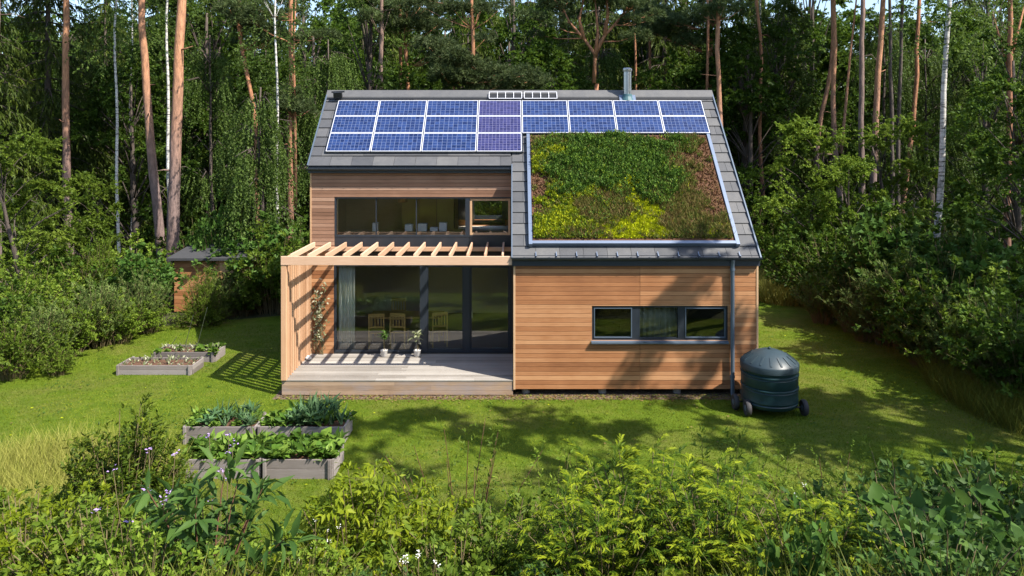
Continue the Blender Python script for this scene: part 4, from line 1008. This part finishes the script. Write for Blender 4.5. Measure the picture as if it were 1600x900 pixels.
pine(1578, 1574, 36, 9, 'red pine with thin fan of limbs near the right picture edge', 'bark_red', forks=[[(1577,110),(1562,60),(1548,10)],[(1577,100),(1590,50),(1602,5)]])
def birch(pxb, pxt, d, wpx, label, H=14, crown=True):
    root = empty('birch_tree', (gx(pxb, d), d, 0)); tag(root, label, 'birch', 'white stemmed birches'); z0 = CZ+HZ*d/F; s = (gx(pxt, d)-gx(pxb, d))/z0; r = wpx/2*d/F
    mb = MB(); n = 12; pts = [Vector((s*z+.06*math.sin(z*.9+pxb), .1*math.sin(z*.5), z)) for z in np.linspace(0, H, n)]
    mb.tube(pts, np.linspace(r*1.2, r*.5, n), 9)
    for k in range(8):
        i = int(rng.integers(9, n-1)); a = float(rng.uniform(0, 6.28)); l = float(rng.uniform(.6, 1.6)); mb.tube([pts[i], pts[i]+Vector((math.cos(a)*l*.5, math.sin(a)*l*.5, l*.8))], [r*.16, .006], 5)
    mb.build('trunk', M['bark_birch'], root, smooth=True, world=False)
    lb = LB(); k = 160; zz = rng.uniform(.62, 1, k)*H; a = rng.uniform(0, 6.28, k); rr = 1.9*np.sqrt(rng.uniform(.05, 1, k))
    S = np.stack([s*zz+rr*np.cos(a), rr*np.sin(a), zz], 1); D = nrm(rdir(rng, k, -.9, .2))
    on_twigs(lb, rng, S, D, .9, 22, .11, .07, .5+rng.normal(0, .12, k), 'dia', .5)
    link('crown', lb.mesh('birch_crown'), L['birch'], root)
birch(1461, 1480, 24.5, 9.5, 'bright white birch stem standing out on the right', H=15)
birch(183, 182, 33, 4.5, 'thin white birch left of the leaning pine pair', H=16)
birch(264, 262, 34, 5, 'white birch seen between the close pair of pines', H=17)
birch(434, 432, 30, 4.5, 'white birch stem half hidden in weeping foliage by the house', H=14)
birch(1185, 1190, 44, 3.5, 'faint white birch in the dark wood beside the roof verge', H=18)
birch(205, 206, 37, 3.5, 'short thin birch stem in the dark gap behind the shed', H=15)

def T(key, px, d, s, label, cat, group=None, name=None, rz=None):
    nm = name or {'spr': 'spruce_tree', 'bro': 'broadleaf_tree', 'wee': 'weeping_birch', 'bir': 'birch_tree'}[key[:3]]
    return plant(key, nm, label, cat, (gx(px, d), d, 0), float(rng.uniform(0, 6.28)) if rz is None else rz, s, group)
T('spruceA', 75, 36, 1.15, 'big drooping spruce behind the lone straight pine', 'spruce')
T('spruceB', 165, 39, 1.1, 'drooping spruce between the lone pine and the close pair', 'spruce')
T('spruceB', -20, 33, 1.1, 'drooping spruce cut by the left picture edge', 'spruce')
T('weepA', 405, 29, 1.0, 'weeping birch with hanging strands beside the house gable', 'birch')
T('weepB', 330, 36, .95, 'tall weeping birch rising behind the shed', 'birch')
T('weepB', 505, 38, .95, 'weeping birch behind the left roof end', 'birch')
T('broadC', 40, 25.5, .72, 'layered light green tree beside the left picture edge', 'tree')
T('broadA', 215, 36, .9, 'dark round tree behind the thin white birch', 'tree')
T('broadC', 130, 29, .55, 'low light green tree at the foot of the lone pine', 'tree')
T('broadA', 850, 40, 1.0, 'dark leafy tree behind the middle of the ridge', 'tree')
T('broadA', 560, 47, 1.0, 'dark leafy tree behind the left half of the panels', 'tree')
T('broadB', 1170, 40, .85, 'dark tree beside the right roof verge', 'tree')
T('broadC', 1255, 33, .80, 'leafy young tree over the pale grass beyond the house', 'tree')
T('broadB', 1590, 29, .8, 'bright leafy tree rising behind the white birch', 'tree')
T('broadA', 1620, 23, .75, 'leafy tree cut by the right picture edge', 'tree')
T('spruceB', 1225, 44, 1.05, 'dark spruce in the gap right of the slim red pine', 'spruce')
T('spruceA', 1180, 47, 1.0, 'dark spruce deep behind the right roof corner', 'spruce')
T('broadC', 1405, 31, .8, 'rounded leafy tree below the dark slim trunks', 'tree')
T('broadC', 1330, 30, .62, 'low leafy tree at the foot of the forked pine', 'tree')
T('broadB', 800, 47, 1.35, 'tall dark tree filling the gap above the middle of the ridge', 'tree')
T('broadA', 325, 46, 1.4, 'tall dark tree filling the gap above the weeping birch', 'tree')
T('spruceB', 255, 45, 1.3, 'dark spruce filling the gap between the close pine pair', 'spruce')
T('broadB', 1010, 52, 1.4, 'tall dark tree far behind the flue', 'tree')
# the wood behind
keys = ['broadA', 'broadB', 'spruceB', 'birchA', 'broadA', 'birchA', 'broadB', 'spruceA', 'weepB', 'broadA']
for d, sp, s0 in ((43, 3.0, 1.12), (50, 3.2, 1.34), (58, 3.4, 1.45), (68, 3.8, 1.55), (80, 4.4, 1.7)):
    x = -.78*d
    while x < .78*d:
        k = keys[int(rng.integers(len(keys)))]; s = s0*float(rng.uniform(.72, 1.05))
        nm = {'spr': 'spruce_tree', 'bro': 'broadleaf_tree', 'wee': 'weeping_birch', 'bir': 'birch_tree'}[k[:3]]
        lab, cat = {'spr': ('dark spruce deep in the wood behind the front trees', 'spruce'), 'bro': ('dark leafy tree deep in the wood behind the front trees', 'tree'), 'wee': ('drooping birch deep in the wood behind the front trees', 'birch'), 'bir': ('slender birch deep in the wood behind the front trees', 'birch')}[k[:3]]
        plant(k, nm, lab, cat, (x+float(rng.normal(0, .6)), d+float(rng.normal(0, 1.6)), 0), float(rng.uniform(0, 6.28)), s, {'spr': 'spruces of the deep wood', 'bro': 'leafy trees of the deep wood', 'wee': 'drooping birches of the deep wood', 'bir': 'slender birches of the deep wood'}[k[:3]])
        x += sp*float(rng.uniform(.75, 1.25))
# trees outside the frame: at the right (they shade the garden) and behind the camera (mirrored in the glass)
def shade(tx_, ty_, tz_, t, key, s, hc):
    c = Vector((tx_, ty_, tz_))+Ldir*t
    plant(key, {'spr': 'spruce_tree', 'bro': 'broadleaf_tree', 'wee': 'weeping_birch', 'bir': 'birch_tree', 'hig': 'broadleaf_tree'}[key[:3]], 'tall tree standing outside the picture at the right of the lawn', 'tree', (c.x, c.y, float(bank(c.x, c.y))), float(rng.uniform(0, 6.28)), c.z/hc*s, 'trees right of the garden')
SHADE = [(-.5, 14.7, 0, 18, 'highA', 1, 12), (3.0, 14.4, 0, 16, 'highA', 1, 12), (5.0, 18.2, .5, 15, 'highA', 1, 12), (8.8, 15.8, 0, 15, 'highB', 1, 12), (10.8, 21, 0, 14, 'highA', 1, 12),
         (14, 22, 1, 14, 'highB', 1, 12), (14, 17, 1, 14, 'highB', 1, 12), (18, 30, 3, 15, 'highA', 1, 11), (6.6, 7.0, 3, 14, 'highA', 1, 12)]
for a in SHADE: shade(*a)
for x, y, k, s in ((-14, -9, 'broadA', 1.1), (-8, -12, 'broadB', 1.0), (-2, -10, 'broadA', .9), (4, -13, 'broadB', 1.0), (10, -10, 'broadA', 1.0), (-20, -4, 'broadB', 1), (-11, -18, 'spruceA', 1.1), (0, -20, 'broadB', 1.3), (8, -20, 'spruceA', 1.1), (-20, -16, 'broadB', 1.2), (16, -16, 'broadB', 1.2)):
    plant(k, 'spruce_tree' if k[0] == 's' else 'broadleaf_tree', 'tall tree standing behind the viewpoint, outside the picture', 'tree', (x, y, 3.85), float(rng.uniform(0, 6)), s*.8, 'trees behind the viewpoint')

# ------------------------------------------------------------------ hedge bushes
proto('bushA', gen_shrub, 'bush', 'stem', seed=101, H=2.0, Rr=1.25, ns=75, tw=9, per=10, leaf=.10)
proto('bushB', gen_shrub, 'bushgrey', 'stem', seed=102, H=2.0, Rr=1.1, ns=90, tw=8, per=12, leaf=.10, asp=.3, ang=.6, droop=.15, tipup=.5)
proto('bushC', gen_shrub, 'broad', 'stem', seed=103, H=2.0, Rr=1.3, ns=80, tw=9, per=10, leaf=.115)
proto('bushD', gen_shrub, 'heart', 'stem', seed=104, H=2.0, Rr=.8, ns=45, tw=9, per=9, leaf=.13, asp=.7, tpl='leaf', tipup=.4, dome=.35)
proto('cone', gen_shrub, 'bush', 'stem', seed=105, H=2.2, Rr=.9, ns=170, tw=10, per=12, leaf=.065, asp=.4, droop=.1, dome=.92, tipup=.25, tip=.4, t0=.3)
rng = np.random.default_rng(31)
def B(key, px, d, h, label, cat='bush', group=None, name='bush', wide=1.0):
    ref = 2.2 if key == 'cone' else 2.0; s = h/ref; x = gx(px, d)
    return plant(key, name, label, cat, (x, d, float(bank(np.array(x), np.array(d)))), float(rng.uniform(0, 6.28)), (s*wide, s*wide, s), group, 'stems', 'foliage')
GL = 'bushes along the left lawn edge'
for a in [('bushA',18,19.6,1.9,'dark leafy bush at the left picture edge beside the lawn'),('bushC',-20,21,2.4,'tall dark bush cut by the left picture edge'),('bushB',70,20.8,1.9,'feathery grey green bush second along the left lawn edge'),('bushA',105,21.6,1.8,'fresh green bush in the middle of the left lawn edge'),
          ('bushB',150,22.6,2.2,'tall feathery bush in the middle of the left lawn edge'),('bushA',185,23.0,1.6,'low bright bush touching the lawn left of the staked bed'),('bushB',215,24.2,2.1,'feathery bush behind the low bright one'),('bushD',228,25.8,2.7,'upright broad leafed shrub just left of the shed'),
          ('bushA',232,24.2,1.3,'low round bush at the lawn corner before the shed'),('bushA',55,24,2.6,'large light bush behind the feathery one at left'),('bushC',130,26,2.7,'dark bush behind the middle of the left lawn edge'),('bushA',205,28,2.8,'light bush below the thin white birch'),
          ('bushD',400,27.6,3.6,'upright climber clad shrub between shed and pergola'),('bushA',425,27.2,3.2,'leafy bush touching the pergola slats'),('bushA',378,26.6,1.7,'leafy bush at the right end of the shed'),('bushC',455,29,3.6,'dark tall bush tucked behind the pergola'),('bushC',345,31,3.2,'dark bush rising behind the shed roof'),
          ('bushA',20,22.4,2.5,'pale green bush above the dark one at left'),('bushC',300,33,3.2,'dark bush behind the shed and pine pair'),('bushB',356,26.4,1.8,'feathery bush half screening the shed wall'),('bushB',340,25.6,.9,'low weedy clump at the foot of the shed'),('bushA',90,19.8,.9,'low leafy clump spilling onto the lawn at left')]:
    B(*a, group=GL)
B('cone', 318, 25.2, 2.15, 'small yellow green conifer on a bare stem before the shed', 'young conifer', None, 'young_conifer', .95)
B('cone', 158, 26.5, 3.1, 'conical yellow green bush beyond the left bushes', 'young conifer', None, 'young_conifer', .8)
B('bushD', 338, 28.8, 4.3, 'tall thin sapling rising over the shed roof', 'sapling', None, 'sapling', .55)
GR_ = 'bushes along the right lawn edge'
for a in [('bushC',1215,36,2.6,'dark bush behind the pale grass beyond the house'),('bushC',1262,30,3.0,'dark round bush at the far end of the right hedge'),('bushC',1300,27.5,3.2,'dark bush second from the far end of the right hedge'),('bushB',1285,25.5,1.9,'low grey bush at the far lawn end of the right hedge'),
          ('bushB',1335,24.3,2.2,'grey green bush leaning over the lawn behind the composter'),('bushC',1360,25.5,3.4,'big dark bush behind the grey green one'),('bushB',1390,22.8,2.6,'feathery bush in the middle of the right hedge'),('bushB',1430,22,3.1,'dense grey green bush in the middle of the right hedge'),
          ('bushD',1395,24.2,4.2,'tall pale shoot rising from the right hedge'),('bushC',1470,20.8,3.2,'dark bush just below the white birch'),('bushB',1490,19.6,2.4,'feathery bush below the white birch beside the lawn'),('bushA',1530,19.4,3.0,'broad leafy bush right of the white birch'),
          ('bushB',1555,18.2,2.4,'willowy bush at the near end of the right hedge'),('bushC',1600,17.6,2.9,'dark bush cut by the right picture edge'),('bushD',1500,21.4,4.0,'light tall shrub behind the hedge right of the birch'),('bushC',1570,22,4.2,'tall dark shrub behind the near hedge end'),
          ('bushC',1450,25,4.4,'tall dark shrub behind the birch foot'),('bushC',1240,40,3.8,'dim bush deep in the gap beside the house'),('bushC',1320,31,4.4,'tall shrub behind the far hedge end'),('bushC',1195,38,4,'dim bush just beside the house corner'),('bushB',1440,20.6,1.7,'low dim bush bordering the lawn below the dense grey green one'),('bushB',1350,23.2,1.4,'low dim bush bordering the lawn behind the composter')]:
    B(*a, group=GR_)
# long grass
def grass_patch(name, label, pts, n, h, seed, mat='blade', tint=.5, wd=.012):
    rg = np.random.default_rng(seed); x, y, rx_, ry_ = pts
    a = rg.uniform(0, 6.28, n); r = np.sqrt(rg.uniform(0, 1, n)); X_ = x+rx_*r*np.cos(a); Y_ = y+ry_*r*np.sin(a)
    P = np.stack([X_, Y_, bank(X_, Y_)-.02], 1); A = nrm(UP+rdir(rg, n, -.1, .2)*.55); lb = LB()
    lb.leaves(P, A, rdir(rg, n, -.2, .2), h*rg.uniform(.5, 1.15, n), wd, tint+rg.normal(0, .2, n), 'blade')
    tag(link(name, lb.mesh(name), L[mat]), label, kind='stuff')
grass_patch('tall_grass', 'pale tall grass beyond the house corner', (gx(1212, 30), 30, 1.3, 2.0), 7000, 1.0, 1, tint=.85, wd=.02)
grass_patch('tall_grass', 'tall seeding grass at the left edge of the lawn', (-8.6, 12.6, 2.6, 2.2), 17000, .8, 2, tint=.78)
grass_patch('tall_grass', 'rough grass on the bank below the camera', (-.2, 9.6, 7, 1.0), 9000, .55, 3, tint=.35)
grass_patch('tall_grass', 'rough grass under the front shrubs', (0, 6.2, 7, 2.6), 12000, .5, 4, tint=.3)
grass_patch('tall_grass', 'sedge at the foot of the right hedge', (11.9, 17.5, 1.2, 2.8), 5000, .9, 5, tint=.25)

# ------------------------------------------------------------------ foreground shrubs
proto('limeshrub', gen_shrub, 'lime', 'stem', seed=201, H=1.6, Rr=.95, ns=80, tw=9, per=9, leaf=.115, asp=.36, tpl='leaf', droop=.35, hang=.55, tip=.35, twl=.26, dome=.5)
proto('golden', gen_shrub, 'golden', 'stem', seed=202, H=1.5, Rr=.95, ns=58, tw=11, per=20, leaf=.075, asp=.25, tpl='leaf', droop=.34, ang=.55, tip=.85, twl=.40, nup=1.6, dome=.55, vary=.13, flat=True, spread=1.0, t0=.35)
proto('wispy', gen_shrub, 'bush', 'stem_red', seed=203, H=2.0, Rr=.75, ns=22, tw=9, per=7, leaf=.055, asp=.4, tpl='leaf', droop=.15, twl=.22, stem_r=.008, dome=.35, tip=.2)
proto('willow', gen_shrub, 'bush', 'stem', seed=204, H=1.8, Rr=.8, ns=26, tw=8, per=9, leaf=.085, asp=.28, tpl='leaf', droop=.2, twl=.25, stem_r=.007, dome=.3, tip=.4, tipup=.4)
proto('darkfeather', gen_shrub, 'yew', 'stem', seed=205, H=2.0, Rr=.62, ns=170, tw=10, per=12, leaf=.068, asp=.35, droop=.1, dome=.6, tipup=.5, tip=.3)
proto('weeds', gen_shrub, 'bush', 'stem', seed=206, H=1.0, Rr=.8, ns=70, tw=6, per=8, leaf=.075, asp=.5, tpl='leaf', droop=.2, dome=.4)
proto('goldweed', gen_shrub, 'lime', 'stem', seed=207, H=1.1, Rr=.75, ns=70, tw=7, per=9, leaf=.06, asp=.45, tpl='leaf', droop=.2, dome=.35, tipup=.3)
proto('heartvine', gen_shrub, 'heart', 'stem', seed=208, H=1.6, Rr=.8, ns=22, tw=7, per=3, leaf=.19, asp=.85, tpl='heart', droop=.2, twl=.25, t0=.15, nup=1.6, tip=0, dome=.35)
proto('biglance', gen_shrub, 'bigleaf', 'stem_red', seed=209, H=1.5, Rr=.78, ns=13, tw=9, per=3, leaf=.25, asp=.26, tpl='lance', droop=.25, twl=.26, t0=.25, nup=1.0, tip=0, stem_r=.015, dome=.3, ang=.95)
proto('mixleaf', gen_shrub, 'bigleaf', 'stem', seed=210, H=1.2, Rr=.9, ns=60, tw=7, per=7, leaf=.10, asp=.55, tpl='leaf', droop=.2)
rng = np.random.default_rng(61)
GF = 'shrubs in front of the lawn'
FG = [('biglance',322,5.3,1.08,'big dark plant with long pointed leaves before the near beds','plant',1),
 ('limeshrub',560,6.8,1.5,'yellow green drooping shrub right of the near beds','shrub',1.0),
 ('limeshrub',650,6.2,1.2,'lower yellow green shrub at the foot of the drooping one','shrub',1.0),
 ('wispy',720,7.6,2.1,'wispy bare twigged shrub in front of the lawn centre','shrub',1.0),
 ('wispy',905,8.2,1.9,'thin bare shoot between wispy and golden shrubs','shrub',.4),
 ('golden',1010,6.6,1.6,'tallest golden tipped evergreen in front of the wall window','shrub',.95),
 ('golden',1120,5.8,1.3,'golden tipped evergreen just right of the tallest one','shrub',1.1),
 ('golden',940,5.6,1.15,'golden tipped evergreen at the bottom, left of the tallest','shrub',1.0),
 ('golden',1265,5.3,1.05,'dim golden evergreen under the heart leaves','shrub',1.1),
 ('golden',1360,5.5,1.05,'dim golden evergreen at the bottom beside the heart leafed vine','shrub',1.0),
 ('willow',860,7.2,1.45,'narrow leafed willowy shrub left of the golden evergreens','shrub',1.0),
 ('willow',1110,8.0,1.9,'willowy shrub reaching up before the downpipe','shrub',1.0),
 ('willow',1190,8.2,1.7,'willowy shrub below the composter wheels','shrub',.9),
 ('wispy',1300,8.0,1.75,'sparse twiggy shrub on the shaded right lawn','shrub',1.0),
 ('willow',1430,8.3,1.9,'willowy shrub before the near end of the right hedge','shrub',1.0),
 ('heartvine',1550,5.2,1.2,'vine with large heart leaves at the right picture edge','vine',1.1),
 ('heartvine',1460,5.6,1.1,'heart leafed vine left of the one at the picture edge','vine',.9),
 ('heartvine',1250,4.7,.85,'few large heart leaves rising from the golden evergreens','vine',.45),
 ('bushC',1560,9.6,1.9,'dark leafy bush behind the heart leafed vines','shrub',.9),
 ('mixleaf',1500,7.2,1.35,'dark mixed bush behind the left heart leafed vine','shrub',1),
 ('mixleaf',1600,6.6,1.4,'dark mixed bush cut by the right picture edge','shrub',1),
 ('darkfeather',190,9.0,2.3,'dark feathery evergreen standing in the tall grass at left','shrub',1.2),
 ('darkfeather',265,9.2,1.6,'smaller dark feathery evergreen beside the tall one','shrub',1.0),
 ('darkfeather',110,10.2,1.5,'low dark feathery evergreen left of the tall one','shrub',1.0),
 ('goldweed',40,6.2,1.15,'golden weeds in the lower left corner','weeds',1.1),
 ('goldweed',100,7.6,1.2,'golden weeds above the lower left corner','weeds',1.1),
 ('weeds',150,6.0,1.0,'leafy weeds right of the golden corner weeds','weeds',1.1),
 ('weeds',235,6.6,.95,'leafy weeds left of the big dark plant','weeds',1.1),
 ('weeds',230,4.9,.7,'leafy weeds at the bottom left of the big plant','weeds',1),
 ('weeds',470,5.4,.65,'leafy weeds between big plant and yellow green shrub','weeds',1),
 ('mixleaf',590,4.7,.5,'dark leafed weeds at the bottom below the yellow green shrub','weeds',1),
 ('weeds',440,7.4,.8,'pale weeds in front of the near bed','weeds',1),
 ('weeds',700,5.6,.95,'leafy weeds at the bottom below the wispy shrub','weeds',1),
 ('weeds',780,6.2,1.1,'leafy weeds between wispy and willowy shrubs','weeds',1),
 ('mixleaf',840,5.0,.6,'dark weeds at the bottom left of the golden evergreens','weeds',1),
 ('weeds',1000,8.6,1.3,'pale weeds behind the tallest golden evergreen','weeds',.8),
 ('mixleaf',1400,6.6,1.3,'dim leafy weeds left of the heart leafed vines','weeds',1),
 ('weeds',1330,7.0,1.2,'dim weeds under the sparse twiggy shrub','weeds',1),
 ('weeds',20,8.8,1.3,'leafy weeds at the left picture edge below the tall grass','weeds',1.1),
 ('weeds',330,8.0,.8,'leafy weeds behind the big dark plant','weeds',1),
 ('mixleaf',1130,4.4,.4,'dark weeds at the bottom below the golden evergreens','weeds',1),
 ('mixleaf',1470,4.6,.9,'dark weeds at the bottom below the left heart leafed vine','weeds',1)]
HREF = {'biglance': 1.5, 'limeshrub': 1.6, 'golden': 1.5, 'wispy': 2, 'willow': 1.8, 'darkfeather': 2, 'weeds': 1, 'goldweed': 1.1, 'heartvine': 1.6, 'mixleaf': 1.2, 'bushC': 2}
for key, px, d, h, lab, cat, wide in FG:
    s = h/HREF[key]; x = gx(px, d)
    plant(key, {'plant': 'leafy_plant', 'vine': 'vine', 'weeds': 'weeds', 'shrub': 'shrub'}[cat], lab, cat, (x, d, float(bank(np.array(x), np.array(d)))-.03), float(rng.uniform(0, 6.28)), (s*wide, s*wide, s), GF, 'stems', 'foliage')
# wild flowers
def flowers(px, d, z, n, mat, label, rad=.35, size=.035):
    x = gx(px, d); zb = float(bank(np.array(x), np.array(d))); r = empty('wild_flowers', (x, d, zb)); tag(r, label, 'flowers')
    mb = MB(); lb = LB(); heads = []
    for k in range(n):
        a, q = float(rng.uniform(0, 6.28)), rad*math.sqrt(float(rng.uniform(0, 1))); h = z*float(rng.uniform(.8, 1.15)); p = Vector((q*math.cos(a), q*math.sin(a), h))
        mb.tube([p*.5*Vector((1, 1, 0))[0] if False else Vector((p.x*.5, p.y*.5, -.05)), Vector((p.x*.8, p.y*.8, h*.6)), p], .003, 4, cap=False); heads.append(np.array(p))
    mb.build('stems', M['stem'], r, world=False)
    H_ = np.repeat(np.array(heads), 9, 0)+rng.normal(0, size*.7, (n*9, 3)); D = rdir(rng, n*9, -.1, .6)
    lb.leaves(H_, D, UP+rdir(rng, n*9)*.5, size, size*.7, .5, 'dia'); link('blossoms', lb.mesh('blossoms'), mat, r)
flowers(345, 6.4, 1.25, 7, M['fl_violet'], 'violet flowers rising over the big dark plant', .3, .022)
flowers(650, 5.2, .55, 8, M['fl_white'], 'white flowers at the bottom below the yellow green shrub', .2, .014)
flowers(490, 6.2, .7, 10, M['fl_white'], 'white flowers beside the yellow green shrub', .3, .012)
flowers(1330, 6.2, 1.2, 4, M['fl_white'], 'few white flowers in the dim weeds at right', .5, .013)
flowers(240, 5.4, 1.0, 8, M['fl_violet'], 'small violet flowers in the weeds at lower left', .4, .022)
